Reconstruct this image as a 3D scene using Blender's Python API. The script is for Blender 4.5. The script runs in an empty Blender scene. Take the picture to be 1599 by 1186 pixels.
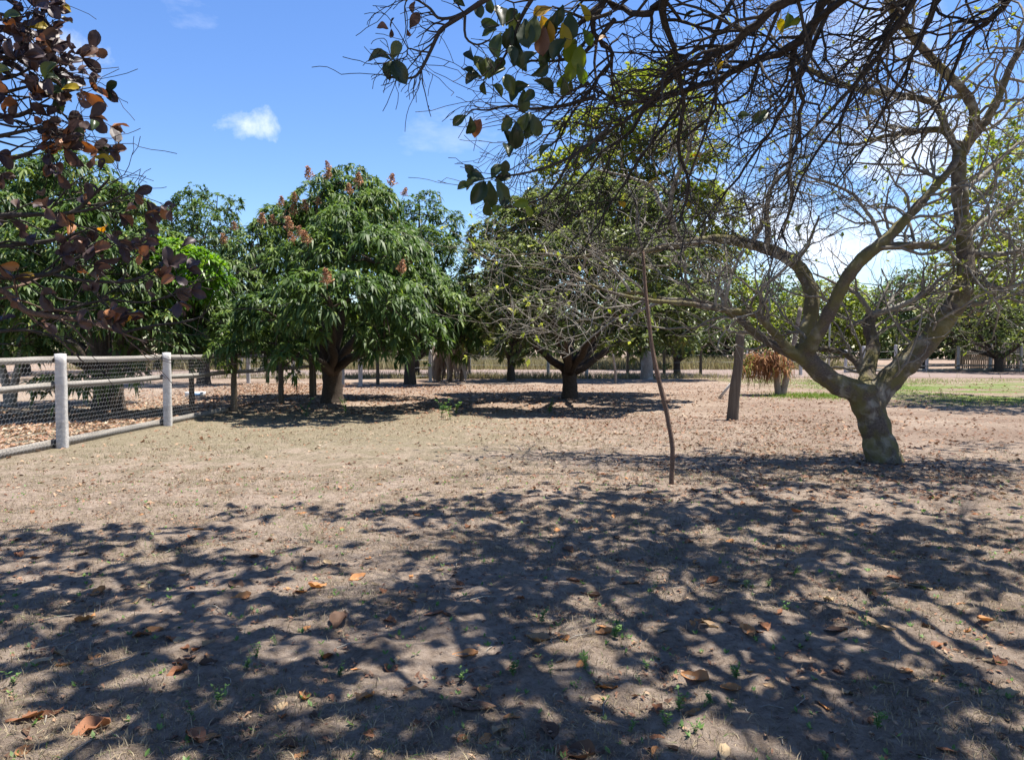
import bpy, math, random
import numpy as np
from mathutils import Vector, Matrix

# ------------------------------------------------------------------ camera, sky, sun, exposure
S = bpy.context.scene
COL = S.collection
F, CX, CY, CAMH = 1150.0, 799.5, 593.0, 1.55
PITCH = math.atan(48.0 / F)
cam_d = bpy.data.cameras.new('camera')
cam = bpy.data.objects.new('camera', cam_d)
COL.objects.link(cam)
cam_d.sensor_width = 36.0
cam_d.lens = F / 1599.0 * 36.0
cam_d.clip_start = 0.05
cam_d.clip_end = 3000.0
cam.location = (0, 0, CAMH)
cam.rotation_euler = (math.pi / 2 - PITCH, 0, 0)
S.camera = cam

SUN = Vector((0.29, 0.12, 0.95)).normalized()      # towards the sun
sun_elev = math.asin(SUN.z)
sun_az = math.atan2(SUN.x, SUN.y)
sd = bpy.data.lights.new('sun', 'SUN')
sd.energy = 5.0
sd.angle = math.radians(0.53)
sd.color = (1.0, 0.94, 0.86)
sun = bpy.data.objects.new('sun', sd)
COL.objects.link(sun)
sun.rotation_euler = SUN.to_track_quat('Z', 'Y').to_euler()
sun.location = (5, -5, 30)
S.view_settings.view_transform = 'Standard'
S.view_settings.look = 'None'
S.view_settings.exposure = 1.35
S.view_settings.gamma = 1.0
S.view_settings.use_curve_mapping = False
S.cycles.max_bounces = 5
S.cycles.diffuse_bounces = 3
S.cycles.glossy_bounces = 2
S.cycles.transmission_bounces = 3
S.cycles.transparent_max_bounces = 4


def ray(px, py):
    u = (px - CX) / F
    v = (CY - py) / F
    c, s = math.cos(PITCH), math.sin(PITCH)
    return Vector((u, v * s + c, v * c - s))


def P(px, py, d):
    r = ray(px, py)
    return Vector((0, 0, CAMH)) + r * (d / r.y)


def G(px, py):
    r = ray(px, py)
    p = Vector((0, 0, CAMH)) + r * (-CAMH / r.z)
    p.z = 0
    return p


W = bpy.data.worlds.new('World')
S.world = W
W.use_nodes = True
nt = W.node_tree
nt.nodes.clear()


def nd(t, ty, **kw):
    n = t.nodes.new(ty)
    for k, v in kw.items():
        if k[0] == 'i' and k[1:].isdigit():
            n.inputs[int(k[1:])].default_value = v
        else:
            setattr(n, k, v)
    return n


def build_world():
    out = nd(nt, 'ShaderNodeOutputWorld')
    bg = nd(nt, 'ShaderNodeBackground')
    sky = nd(nt, 'ShaderNodeTexSky')
    sky.sky_type = 'NISHITA'
    sky.sun_disc = False
    sky.sun_elevation = sun_elev
    sky.sun_rotation = sun_az
    sky.air_density = 1.0
    sky.dust_density = 0.2
    sky.ozone_density = 3.0
    tc = nd(nt, 'ShaderNodeTexCoord')
    sc = nd(nt, 'ShaderNodeVectorMath', operation='SCALE')
    sc.inputs['Scale'].default_value = 0.084
    hs = nd(nt, 'ShaderNodeHueSaturation')
    hs.inputs['Saturation'].default_value = 1.2
    hs.inputs['Hue'].default_value = 0.51
    nt.links.new(sky.outputs[0], hs.inputs['Color'])
    nt.links.new(hs.outputs[0], sc.inputs[0])
    noise = nd(nt, 'ShaderNodeTexNoise')
    noise.inputs['Scale'].default_value = 11.0
    noise.inputs['Distortion'].default_value = 0.35
    noise.inputs['Detail'].default_value = 9.0
    noise.inputs['Roughness'].default_value = 0.62
    nt.links.new(tc.outputs['Generated'], noise.inputs['Vector'])
    nbig = nd(nt, 'ShaderNodeTexNoise')
    nbig.inputs['Scale'].default_value = 2.3
    nbig.inputs['Detail'].default_value = 8.0
    nbig.inputs['Roughness'].default_value = 0.6
    mp = nd(nt, 'ShaderNodeMapping')
    mp.inputs['Scale'].default_value = (1, 1, 2.4)
    mp.inputs['Location'].default_value = (3.1, 1.7, 0.4)
    nt.links.new(tc.outputs['Generated'], mp.inputs['Vector'])
    nt.links.new(mp.outputs[0], nbig.inputs['Vector'])
    # puffs: direction, radius, vertical squash, peak
    puffs = [(392, 196, 0.046, 2.0, .95), (62, 78, 0.085, 2.0, .75), (1268, 385, 0.20, 2.1, 1.0), (1445, 225, 0.12, 1.7, .95),
             (1180, 350, 0.13, 2.2, .75), (1560, 420, 0.18, 2.4, .85), (1350, 60, 0.10, 2, .55), (1900, 300, 0.3, 2.2, .9),
             (2500, 380, 0.3, 2.4, .9), (-500, 330, 0.2, 2.6, .8)]
    last = None

    def M(op, a, b=None, c=None, clamp=False):
        n = nd(nt, 'ShaderNodeMath', operation=op, use_clamp=clamp)
        for i, x in enumerate((a, b, c)):
            if x is None:
                continue
            if isinstance(x, (int, float)):
                n.inputs[i].default_value = x
            else:
                nt.links.new(x, n.inputs[i])
        return n.outputs[0]
    for px, py, rad, sq, pk in puffs:
        d = ray(px, py).normalized()
        sub = nd(nt, 'ShaderNodeVectorMath', operation='SUBTRACT')
        nt.links.new(tc.outputs['Generated'], sub.inputs[0])
        sub.inputs[1].default_value = d
        mul = nd(nt, 'ShaderNodeVectorMath', operation='MULTIPLY')
        nt.links.new(sub.outputs[0], mul.inputs[0])
        mul.inputs[1].default_value = (1 / rad, 1 / rad, sq / rad)
        ln = nd(nt, 'ShaderNodeVectorMath', operation='LENGTH')
        nt.links.new(mul.outputs[0], ln.inputs[0])
        # mask = clamp((1 - len + (noise-.5)*2.4) * 1.3) * pk
        a = M('MULTIPLY_ADD', noise.outputs[0], 3.4, -1.7)
        b = M('SUBTRACT', 0.78, ln.outputs['Value'])
        c = M('ADD', a, b)
        e = M('MULTIPLY', c, 1.15, clamp=True)
        g = M('MULTIPLY', e, pk)
        last = g if last is None else M('MAXIMUM', last, g)
    # thin scattered cloud elsewhere, everywhere in the sky
    s1 = M('SUBTRACT', nbig.outputs[0], 0.60)
    s2 = M('MULTIPLY', s1, 3.0, clamp=True)
    last = M('MAXIMUM', last, s2)
    last = M('MULTIPLY', last, 0.9, clamp=True)
    mix = nd(nt, 'ShaderNodeMix', data_type='RGBA')
    nt.links.new(last, mix.inputs[0])
    nt.links.new(sc.outputs[0], mix.inputs[6])
    mix.inputs[7].default_value = (0.50, 0.53, 0.60, 1)
    nt.links.new(mix.outputs[2], bg.inputs[0])
    bg.inputs[1].default_value = 1.0
    nt.links.new(bg.outputs[0], out.inputs[0])


build_world()

# ------------------------------------------------------------------ helpers


def tag(o, label=None, cat=None, group=None, kind=None):
    if label:
        o['label'] = label
    if cat:
        o['category'] = cat
    if group:
        o['group'] = group
    if kind:
        o['kind'] = kind
    return o


def empty(name, loc=(0, 0, 0), rz=0.0, label=None, cat=None, group=None):
    o = bpy.data.objects.new(name, None)
    COL.objects.link(o)
    o.location = loc
    o.rotation_euler = (0, 0, rz)
    o.empty_display_size = 0.2
    return tag(o, label, cat, group)


class MB:
    """collects vertices and faces (numpy) and builds one mesh"""

    def __init__(self):
        self.v, self.q, self.t, self.n = [], [], [], 0
        self.qa, self.ta = [], []

    def add(self, v, quads=None, tris=None, tone=0.5):
        v = np.asarray(v, dtype=np.float32).reshape(-1, 3)
        if quads is not None and len(quads):
            q = np.asarray(quads, dtype=np.int32).reshape(-1, 4)
            self.q.append(q + self.n)
            self.qa.append(np.broadcast_to(np.asarray(tone, dtype=np.float32), (len(q),)))
        if tris is not None and len(tris):
            t = np.asarray(tris, dtype=np.int32).reshape(-1, 3)
            self.t.append(t + self.n)
            self.ta.append(np.broadcast_to(np.asarray(tone, dtype=np.float32), (len(t),)))
        self.v.append(v)
        self.n += len(v)
        return self

    def box(self, x0, x1, y0, y1, z0, z1, M=None, tone=.5):
        v = np.array([(x, y, z) for z in (z0, z1) for y in (y0, y1) for x in (x0, x1)], dtype=float)
        if M is not None:
            m = np.array(M)
            v = v @ m[:3, :3].T + m[:3, 3]
        self.add(v, [(0, 2, 3, 1), (4, 5, 7, 6), (0, 1, 5, 4), (2, 6, 7, 3), (0, 4, 6, 2), (1, 3, 7, 5)], tone=tone)

    def tube(self, pts, rad, sides=6, cap=True, rough=0.0, rng=None, tone=.5):
        p = np.asarray([tuple(a) for a in pts], dtype=float)
        n = len(p)
        r = np.broadcast_to(np.asarray(rad, dtype=float), (n,))
        t = np.gradient(p, axis=0)
        t /= np.linalg.norm(t, axis=1)[:, None] + 1e-9
        m = np.abs(t.mean(0))
        ref = np.zeros(3)
        ref[int(np.argmin(m))] = 1.0
        a = np.cross(t, ref)
        a /= np.linalg.norm(a, axis=1)[:, None] + 1e-9
        b = np.cross(t, a)
        th = np.linspace(0, 2 * math.pi, sides, endpoint=False)
        rr = r[:, None] * np.ones((1, sides))
        if rough and rng is not None:
            rr = rr * (1 + rough * (rng.random((n, sides)) - .5))
        v = p[:, None, :] + rr[:, :, None] * (np.cos(th)[None, :, None] * a[:, None, :] + np.sin(th)[None, :, None] * b[:, None, :])
        i = np.arange(n - 1)[:, None] * sides
        j = np.arange(sides)[None, :]
        k = (j + 1) % sides
        q = np.stack([i + j, i + k, i + sides + k, i + sides + j], axis=-1).reshape(-1, 4)
        v = v.reshape(-1, 3)
        tr = None
        if cap:
            v = np.concatenate([v, p[:1], p[-1:]])
            c0, c1 = n * sides, n * sides + 1
            j = np.arange(sides)
            k = (j + 1) % sides
            tr = np.concatenate([np.stack([k, j, np.full(sides, c0)], 1), np.stack([j + (n - 1) * sides, k + (n - 1) * sides, np.full(sides, c1)], 1)])
        self.add(v, q, tr, tone=tone)

    def mesh(self, name, mat, smooth=True):
        me = bpy.data.meshes.new(name)
        v = np.concatenate(self.v)
        q = np.concatenate(self.q) if self.q else np.zeros((0, 4), np.int32)
        t = np.concatenate(self.t) if self.t else np.zeros((0, 3), np.int32)
        qa = np.concatenate(self.qa) if self.qa else np.zeros(0, np.float32)
        ta = np.concatenate(self.ta) if self.ta else np.zeros(0, np.float32)
        me.vertices.add(len(v))
        me.vertices.foreach_set('co', v.ravel())
        loops = np.concatenate([q.ravel(), t.ravel()]).astype(np.int32)
        me.loops.add(len(loops))
        me.loops.foreach_set('vertex_index', loops)
        nf = len(q) + len(t)
        me.polygons.add(nf)
        st = np.concatenate([np.arange(len(q)) * 4, len(q) * 4 + np.arange(len(t)) * 3]).astype(np.int32)
        me.polygons.foreach_set('loop_start', st)
        if smooth:
            me.polygons.foreach_set('use_smooth', np.ones(nf, dtype=bool))
        at = me.attributes.new('tone', 'FLOAT', 'FACE')
        at.data.foreach_set('value', np.concatenate([qa, ta]).astype(np.float32))
        me.update(calc_edges=True)
        me.validate()
        if mat is not None:
            me.materials.append(mat)
        return me

    def obj(self, name, mat, parent=None, smooth=True, loc=None, kind=None):
        o = bpy.data.objects.new(name, self.mesh(name, mat, smooth))
        COL.objects.link(o)
        if parent is not None:
            o.parent = parent
        if loc is not None:
            o.location = loc
        if kind:
            o['kind'] = kind
        return o


def place(name, me, parent=None, M=None, loc=None, rz=0, sc=1):
    o = bpy.data.objects.new(name, me)
    COL.objects.link(o)
    if parent is not None:
        o.parent = parent
    if M is not None:
        o.matrix_local = M
    elif loc is not None:
        o.location = loc
        o.rotation_euler = (0, 0, rz)
        o.scale = (sc, sc, sc)
    return o


def rel(pts, base):
    b = Vector(base)
    return [Vector(p) - b for p in pts]


def smooth_line(pts, rad, sub=4):
    """Catmull-Rom through points and radii"""
    n = len(pts)
    op, orr = [], []
    for i in range(n - 1):
        p0 = pts[max(i - 1, 0)]
        p1, p2 = pts[i], pts[i + 1]
        p3 = pts[min(i + 2, n - 1)]
        for k in range(sub):
            t = k / sub
            op.append(0.5 * ((2 * p1) + (p2 - p0) * t + (2 * p0 - 5 * p1 + 4 * p2 - p3) * t * t + (3 * p1 - p0 - 3 * p2 + p3) * t ** 3))
            orr.append(rad[i] * (1 - t) + rad[i + 1] * t)
    op.append(pts[-1])
    orr.append(rad[-1])
    return op, orr


# ground height
_rs = np.random.RandomState(7)
_wl = np.concatenate([_rs.uniform(.5, 1.1, 10), _rs.uniform(.16, .4, 14), _rs.uniform(.09, .15, 14)])
_th = _rs.uniform(0, 2 * math.pi, 38)
_ph = _rs.uniform(0, 2 * math.pi, 38)
_am = np.concatenate([np.full(10, .0036), np.full(14, .0026), np.full(14, .0015)])


def H(x, y):
    x = np.asarray(x, dtype=float)
    y = np.asarray(y, dtype=float)
    h = np.zeros(np.broadcast(x, y).shape)
    for w, t, p, a in zip(_wl, _th, _ph, _am):
        h = h + a * np.sin((x * math.cos(t) + y * math.sin(t)) * 2 * math.pi / w + p)
    d = np.hypot(x, y)
    return h * np.clip(1.25 - d / 30.0, 0.0, 1.0)


def hz(x, y):
    return float(H(x, y))


# ------------------------------------------------------------------ materials
def mat_new(name):
    m = bpy.data.materials.new(name)
    m.use_nodes = True
    t = m.node_tree
    b = t.nodes['Principled BSDF']
    b.inputs['Specular IOR Level'].default_value = 0.25
    return m, t, b


def ramp(t, fac, stops, interp='LINEAR'):
    r = nd(t, 'ShaderNodeValToRGB')
    r.color_ramp.interpolation = interp
    el = r.color_ramp.elements
    while len(el) > 1:
        el.remove(el[-1])
    el[0].position = stops[0][0]
    el[0].color = (*stops[0][1], 1)
    for p, c in stops[1:]:
        e = el.new(p)
        e.color = (*c, 1)
    if fac is not None:
        t.links.new(fac, r.inputs[0])
    return r.outputs[0]


def noise(t, scale, detail=5, rough=.55, vec=None, dist=0.0):
    n = nd(t, 'ShaderNodeTexNoise')
    n.inputs['Scale'].default_value = scale
    n.inputs['Detail'].default_value = detail
    n.inputs['Roughness'].default_value = rough
    n.inputs['Distortion'].default_value = dist
    if vec is not None:
        t.links.new(vec, n.inputs['Vector'])
    return n.outputs[0]


def mixc(t, fac, a, b, mode='MIX'):
    n = nd(t, 'ShaderNodeMix', data_type='RGBA', blend_type=mode)
    for i, x in ((0, fac), (6, a), (7, b)):
        if isinstance(x, (int, float)):
            n.inputs[i].default_value = x
        elif isinstance(x, tuple):
            n.inputs[i].default_value = (*x, 1)
        else:
            t.links.new(x, n.inputs[i])
    return n.outputs[2]


def math_n(t, op, a, b=None, clamp=False):
    n = nd(t, 'ShaderNodeMath', operation=op, use_clamp=clamp)
    for i, x in enumerate((a, b)):
        if x is None:
            continue
        if isinstance(x, (int, float)):
            n.inputs[i].default_value = x
        else:
            t.links.new(x, n.inputs[i])
    return n.outputs[0]


def bump(t, b, height, strength=.5, dist=.02):
    n = nd(t, 'ShaderNodeBump')
    n.inputs['Strength'].default_value = strength
    n.inputs['Distance'].default_value = dist
    t.links.new(height, n.inputs['Height'])
    t.links.new(n.outputs[0], b.inputs['Normal'])


def leaf_mat(name, stops, trans=.35, tcol=None, rough=.42, spec=.4, use_attr=True, vein=0.0):
    """leaf: reflected light plus light through the blade"""
    m, t, b = mat_new(name)
    if use_attr:
        a = nd(t, 'ShaderNodeAttribute', attribute_name='tone')
        fac = a.outputs['Fac']
    else:
        a = nd(t, 'ShaderNodeObjectInfo')
        fac = a.outputs['Random']
    col = ramp(t, fac, stops)
    tcn = nd(t, 'ShaderNodeTexCoord')
    if vein:
        nn = noise(t, 28.0, 4, .6, tcn.outputs['Object'])
        col = mixc(t, math_n(t, 'MULTIPLY', nn, vein), col, (.05, .035, .015), 'MIX')
    t.links.new(col, b.inputs['Base Color'])
    b.inputs['Roughness'].default_value = rough
    b.inputs['Specular IOR Level'].default_value = spec
    tr = nd(t, 'ShaderNodeBsdfTranslucent')
    hs = nd(t, 'ShaderNodeHueSaturation')
    hs.inputs['Saturation'].default_value = 1.15
    hs.inputs['Value'].default_value = 1.5
    t.links.new(col, hs.inputs['Color'])
    t.links.new(hs.outputs[0], tr.inputs[0])
    mx = nd(t, 'ShaderNodeMixShader')
    mx.inputs[0].default_value = trans
    t.links.new(b.outputs[0], mx.inputs[1])
    t.links.new(tr.outputs[0], mx.inputs[2])
    t.links.new(mx.outputs[0], t.nodes['Material Output'].inputs[0])
    return m


def bark_mat(name, base, light, moss, moss_amt=.4, scale=3.0, bmp=.5, lich=.5):
    m, t, b = mat_new(name)
    tc = nd(t, 'ShaderNodeTexCoord')
    o = tc.outputs['Object']
    n1 = noise(t, scale * 9, 8, .65, o)
    n2 = noise(t, scale, 5, .6, o, .4)
    n3 = noise(t, scale * .55, 4, .6, o, .6)
    c = ramp(t, n1, [(.25, tuple(x * .5 for x in base)), (.5, base), (.75, tuple(min(1, x * 1.5) for x in base))])
    lf = ramp(t, n2, [(lich, (0, 0, 0)), (lich + .14, (1, 1, 1))])
    c = mixc(t, math_n(t, 'MULTIPLY', lf, .8), c, light)
    if moss_amt:
        mf = ramp(t, n3, [(.42, (0, 0, 0)), (.58, (1, 1, 1))])
        c = mixc(t, math_n(t, 'MULTIPLY', mf, moss_amt), c, moss)
    t.links.new(c, b.inputs['Base Color'])
    b.inputs['Roughness'].default_value = .9
    b.inputs['Specular IOR Level'].default_value = .12
    n4 = noise(t, scale * 14, 9, .7, o)
    bump(t, b, math_n(t, 'ADD', n4, n2), bmp, .03)
    return m


def plain_mat(name, c1, c2, scale=8, rough=.85, bmp=.3, spec=.2, detail=7):
    m, t, b = mat_new(name)
    tc = nd(t, 'ShaderNodeTexCoord')
    n1 = noise(t, scale, detail, .65, tc.outputs['Object'])
    c = ramp(t, n1, [(.3, c1), (.7, c2)])
    t.links.new(c, b.inputs['Base Color'])
    b.inputs['Roughness'].default_value = rough
    b.inputs['Specular IOR Level'].default_value = spec
    if bmp:
        n2 = noise(t, scale * 6, 8, .7, tc.outputs['Object'])
        bump(t, b, n2, bmp, .02)
    return m


def wood_mat(name, c1, c2, axis=1, rough=.85):
    m, t, b = mat_new(name)
    tc = nd(t, 'ShaderNodeTexCoord')
    mp = nd(t, 'ShaderNodeMapping')
    s = [26.0, 26.0, 26.0]
    s[axis] = 1.2
    mp.inputs['Scale'].default_value = s
    t.links.new(tc.outputs['Object'], mp.inputs['Vector'])
    n1 = noise(t, 1.0, 8, .65, mp.outputs[0])
    n2 = noise(t, 1.7, 4, .6, tc.outputs['Object'])
    c = ramp(t, n1, [(.3, c1), (.7, c2)])
    c = mixc(t, math_n(t, 'MULTIPLY', n2, .5), c, tuple(x * .55 for x in c1))
    t.links.new(c, b.inputs['Base Color'])
    b.inputs['Roughness'].default_value = rough
    bump(t, b, n1, .5, .01)
    return m


def ground_mat():
    m, t, b = mat_new('sandy soil')
    tc = nd(t, 'ShaderNodeTexCoord')
    o = tc.outputs['Object']
    sep = nd(t, 'ShaderNodeSeparateXYZ')
    t.links.new(o, sep.inputs[0])
    X, Y = sep.outputs[0], sep.outputs[1]
    big = noise(t, .35, 5, .6, o)
    mid = noise(t, 2.2, 7, .65, o, .3)
    fine = noise(t, 18, 9, .75, o)
    grit = noise(t, 110, 4, .8, o)
    sand = ramp(t, fine, [(.28, (.098, .073, .054)), (.45, (.292, .228, .176)), (.70, (.45, .368, .295))])
    soil = ramp(t, fine, [(.30, (.05, .036, .025)), (.5, (.148, .109, .079)), (.75, (.265, .203, .153))])
    f1 = ramp(t, mid, [(.44, (0, 0, 0)), (.64, (1, 1, 1))])
    c = mixc(t, math_n(t, 'MULTIPLY', f1, .6), sand, soil)
    # dry cropped turf, olive straw, mostly in the open strip before the mango trees
    turf = ramp(t, fine, [(.3, (.09, .076, .044)), (.5, (.215, .187, .12)), (.75, (.33, .292, .198))])
    a = math_n(t, 'MULTIPLY', math_n(t, 'SUBTRACT', Y, 6.5), .16, clamp=True)
    bb = math_n(t, 'MULTIPLY', math_n(t, 'SUBTRACT', 22.0, Y), .2, clamp=True)
    cc = math_n(t, 'MULTIPLY', math_n(t, 'SUBTRACT', 3.0, X), .22, clamp=True)
    band = math_n(t, 'MULTIPLY', math_n(t, 'MULTIPLY', a, bb), cc)
    tm = ramp(t, math_n(t, 'ADD', math_n(t, 'MULTIPLY', band, .38), math_n(t, 'MULTIPLY', mid, .75)), [(.46, (0, 0, 0)), (.72, (1, 1, 1))])
    c = mixc(t, math_n(t, 'MULTIPLY', tm, .8), c, turf)
    # reddish soil with rotted litter to the right and further off
    red = ramp(t, fine, [(.3, (.094, .063, .046)), (.55, (.205, .146, .11)), (.75, (.30, .22, .167))])
    r1 = math_n(t, 'MULTIPLY', math_n(t, 'ADD', math_n(t, 'SUBTRACT', Y, 11.0), math_n(t, 'MULTIPLY', X, .8)), .1, clamp=True)
    rm = math_n(t, 'MULTIPLY', r1, ramp(t, big, [(.35, (0, 0, 0)), (.6, (1, 1, 1))]))
    c = mixc(t, math_n(t, 'MULTIPLY', rm, .8), c, red)
    # green lawn, lower right distance
    lawn = ramp(t, fine, [(.3, (.06, .10, .018)), (.6, (.12, .19, .035)), (.8, (.18, .235, .06))])
    l1 = math_n(t, 'MULTIPLY', math_n(t, 'SUBTRACT', X, 9.5), .2, clamp=True)
    l2 = math_n(t, 'MULTIPLY', math_n(t, 'SUBTRACT', Y, 19.0), .3, clamp=True)
    l3 = math_n(t, 'MULTIPLY', math_n(t, 'SUBTRACT', 37.0, Y), .2, clamp=True)
    lm = math_n(t, 'MULTIPLY', math_n(t, 'MULTIPLY', l1, l2), l3)
    gn = noise(t, .42, 4, .6, o)
    lm = math_n(t, 'MULTIPLY', lm, ramp(t, gn, [(.40, (0, 0, 0)), (.56, (1, 1, 1))]))
    c = mixc(t, math_n(t, 'MULTIPLY', lm, .85), c, lawn)
    # dark specks of bits and pieces
    sp = ramp(t, grit, [(.30, (1, 1, 1)), (.38, (0, 0, 0))])
    c = mixc(t, math_n(t, 'MULTIPLY', sp, .55), c, (.07, .05, .035))
    t.links.new(c, b.inputs['Base Color'])
    b.inputs['Roughness'].default_value = .95
    b.inputs['Specular IOR Level'].default_value = .08
    hsum = math_n(t, 'ADD', math_n(t, 'MULTIPLY', fine, 1.0), math_n(t, 'MULTIPLY', grit, .3))
    bump(t, b, hsum, 1.0, .06)
    return m


M_ground = ground_mat()
M_road = plain_mat('pale road dust', (.15, .115, .10), (.23, .182, .16), 1.6, .95, .4, .05)
M_concrete = plain_mat('whitewashed concrete', (.34, .325, .30), (.62, .605, .58), 4, .9, .7, .1)
M_concrete_far = plain_mat('weathered white post', (.36, .345, .33), (.54, .525, .505), 3, .9, .3, .1)
M_postwood = wood_mat('old post wood', (.085, .066, .048), (.18, .145, .108), 2)
M_rail = wood_mat('grey weathered rail', (.12, .107, .09), (.27, .25, .22), 1)
M_railx = wood_mat('grey weathered board', (.16, .145, .125), (.40, .375, .335), 0)
M_wire = plain_mat('galvanised wire', (.22, .22, .22), (.36, .36, .36), 20, .55, 0, .4)
M_cashew = bark_mat('cashew bark', (.14, .115, .095), (.40, .375, .315), (.20, .18, .06), .7, 5.0, 1.0, .52)
M_cashew_twig = bark_mat('cashew twig bark', (.20, .18, .15), (.32, .30, .255), (.2, .2, .1), 0, 3, .3)
M_dark_twig = bark_mat('shaded twig bark', (.05, .044, .04), (.10, .092, .082), (.1, .1, .05), 0, 4, .4, .58)  # darker copy of the twig bark, shade of the crown put into its colour
M_mango_bark = bark_mat('mango bark', (.065, .052, .042), (.12, .105, .088), (.1, .1, .05), 0, 2.2, .7, .6)
M_pale_bark = bark_mat('pale bark', (.26, .22, .18), (.4, .37, .32), (.2, .2, .1), 0, 2.5, .4)
M_stick = bark_mat('brown pole bark', (.15, .10, .075), (.26, .20, .16), (.1, .1, .05), 0, 5, .5, .6)

GREEN_M = [(0, (.03, .058, .018)), (.45, (.074, .124, .034)), (.8, (.14, .20, .052)), (.93, (.19, .25, .06)), (1, (.30, .27, .06))]
M_mango = leaf_mat('mango leaf', GREEN_M, .34, rough=.5, spec=.25)
M_mango_young = leaf_mat('young mango leaf', [(0, (.07, .16, .02)), (.6, (.15, .28, .035)), (1, (.26, .36, .06))], .4, rough=.4)
M_midleaf = leaf_mat('grey green leaf', [(0, (.045, .065, .022)), (.5, (.11, .14, .045)), (.85, (.18, .215, .07)), (1, (.25, .23, .08))], .42, rough=.42, spec=.4)
M_pale = leaf_mat('yellow green leaf', [(0, (.09, .125, .022)), (.5, (.20, .24, .045)), (.85, (.31, .33, .08)), (1, (.34, .28, .09))], .45, rough=.5)
M_far = leaf_mat('far orchard leaf', [(0, (.05, .085, .025)), (.5, (.10, .15, .042)), (.85, (.165, .22, .06)), (1, (.22, .22, .07))], .3, rough=.5)
M_cash_green = leaf_mat('cashew leaf green', [(0, (.014, .03, .012)), (.5, (.024, .048, .016)), (.8, (.045, .075, .02)), (1, (.08, .10, .025))], .14, rough=.4, spec=.4, use_attr=False, vein=.25)
M_cash_canopy = leaf_mat('cashew canopy leaf', [(0, (.03, .06, .016)), (.6, (.06, .11, .025)), (.9, (.12, .16, .035)), (1, (.25, .2, .05))], .18, rough=.45)
M_cash_brown = leaf_mat('cashew leaf brown', [(0, (.04, .028, .034)), (.45, (.06, .04, .042)), (.72, (.10, .06, .045)), (.88, (.20, .09, .05)), (1, (.34, .13, .05))], .16, rough=.5, spec=.3, use_attr=False, vein=.35)  # dark purple end has backlit darkness painted in; brown and orange are leaf colour
M_cash_yellow = leaf_mat('cashew leaf yellow', [(0, (.32, .26, .03)), (.5, (.45, .33, .03)), (1, (.4, .18, .04))], .45, rough=.5, use_attr=False, vein=.15)
M_fallen = leaf_mat('fallen leaf', [(0, (.14, .075, .05)), (.3, (.27, .13, .072)), (.6, (.38, .20, .10)), (.85, (.42, .28, .165)), (1, (.45, .34, .19))], .1, rough=.7, spec=.2, use_attr=False, vein=.55)
M_fallen_attr = leaf_mat('fallen leaf bits', [(0, (.07, .042, .03)), (.35, (.17, .09, .058)), (.65, (.27, .155, .095)), (.9, (.35, .25, .165)), (1, (.42, .34, .25))], .08, rough=.75, spec=.15)
M_panicle = leaf_mat('flower panicle', [(0, (.34, .15, .10)), (.5, (.46, .25, .14)), (1, (.50, .33, .19))], .2, rough=.7, spec=.2)
M_straw = leaf_mat('dry grass blades', [(0, (.095, .072, .045)), (.5, (.25, .20, .13)), (.85, (.385, .32, .215)), (.93, (.10, .14, .04)), (1, (.09, .16, .04))], .2, rough=.8, spec=.1)
M_lawn = leaf_mat('lawn blades', [(0, (.08, .14, .022)), (.6, (.15, .24, .04)), (1, (.24, .28, .08))], .3, rough=.6, spec=.2)
M_weed = leaf_mat('weed leaf', [(0, (.06, .13, .03)), (.6, (.11, .21, .05)), (1, (.19, .28, .08))], .35, rough=.5, spec=.3)
M_tallgrass = leaf_mat('tall dry grass', [(0, (.13, .115, .06)), (.6, (.25, .22, .12)), (.85, (.33, .295, .18)), (1, (.15, .17, .06))], .25, rough=.8, spec=.1)
M_dryhang = leaf_mat('dry rust fronds', [(0, (.12, .06, .035)), (.5, (.24, .115, .06)), (.8, (.33, .19, .095)), (1, (.20, .22, .06))], .2, rough=.8, spec=.1)
M_banana = leaf_mat('dead banana leaf', [(0, (.19, .14, .11)), (.5, (.34, .265, .215)), (1, (.46, .385, .33))], .15, rough=.8, spec=.1)

# ------------------------------------------------------------------ ground and road
rng = np.random.default_rng(11)


def axis(fine0, fine1, step, far0, far1):
    a = list(np.arange(fine0, fine1, step))
    s, x = step, fine1
    while x < far1:
        a.append(x)
        s = min(s * 1.18, 60)
        x += s
    a.append(far1)
    s, x = step, fine0
    pre = []
    while x > far0:
        s = min(s * 1.18, 60)
        x -= s
        pre.append(max(x, far0))
    return np.array(sorted(set(pre + a)))


def ground():
    xs = axis(-5.0, 5.2, .034, -900, 900)
    ys = axis(2.3, 8.5, .034, -300, 1600)
    X, Y = np.meshgrid(xs, ys)
    Z = H(X, Y)
    v = np.stack([X, Y, Z], -1).reshape(-1, 3)
    nx, ny = len(xs), len(ys)
    i = (np.arange(ny - 1)[:, None] * nx + np.arange(nx - 1)[None, :]).reshape(-1)
    q = np.stack([i, i + 1, i + nx + 1, i + nx], 1)
    mb = MB()
    mb.add(v, q)
    o = mb.obj('ground', M_ground)
    o['kind'] = 'structure'
    o['label'] = 'sandy orchard ground with cropped dry turf'


ground()


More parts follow.
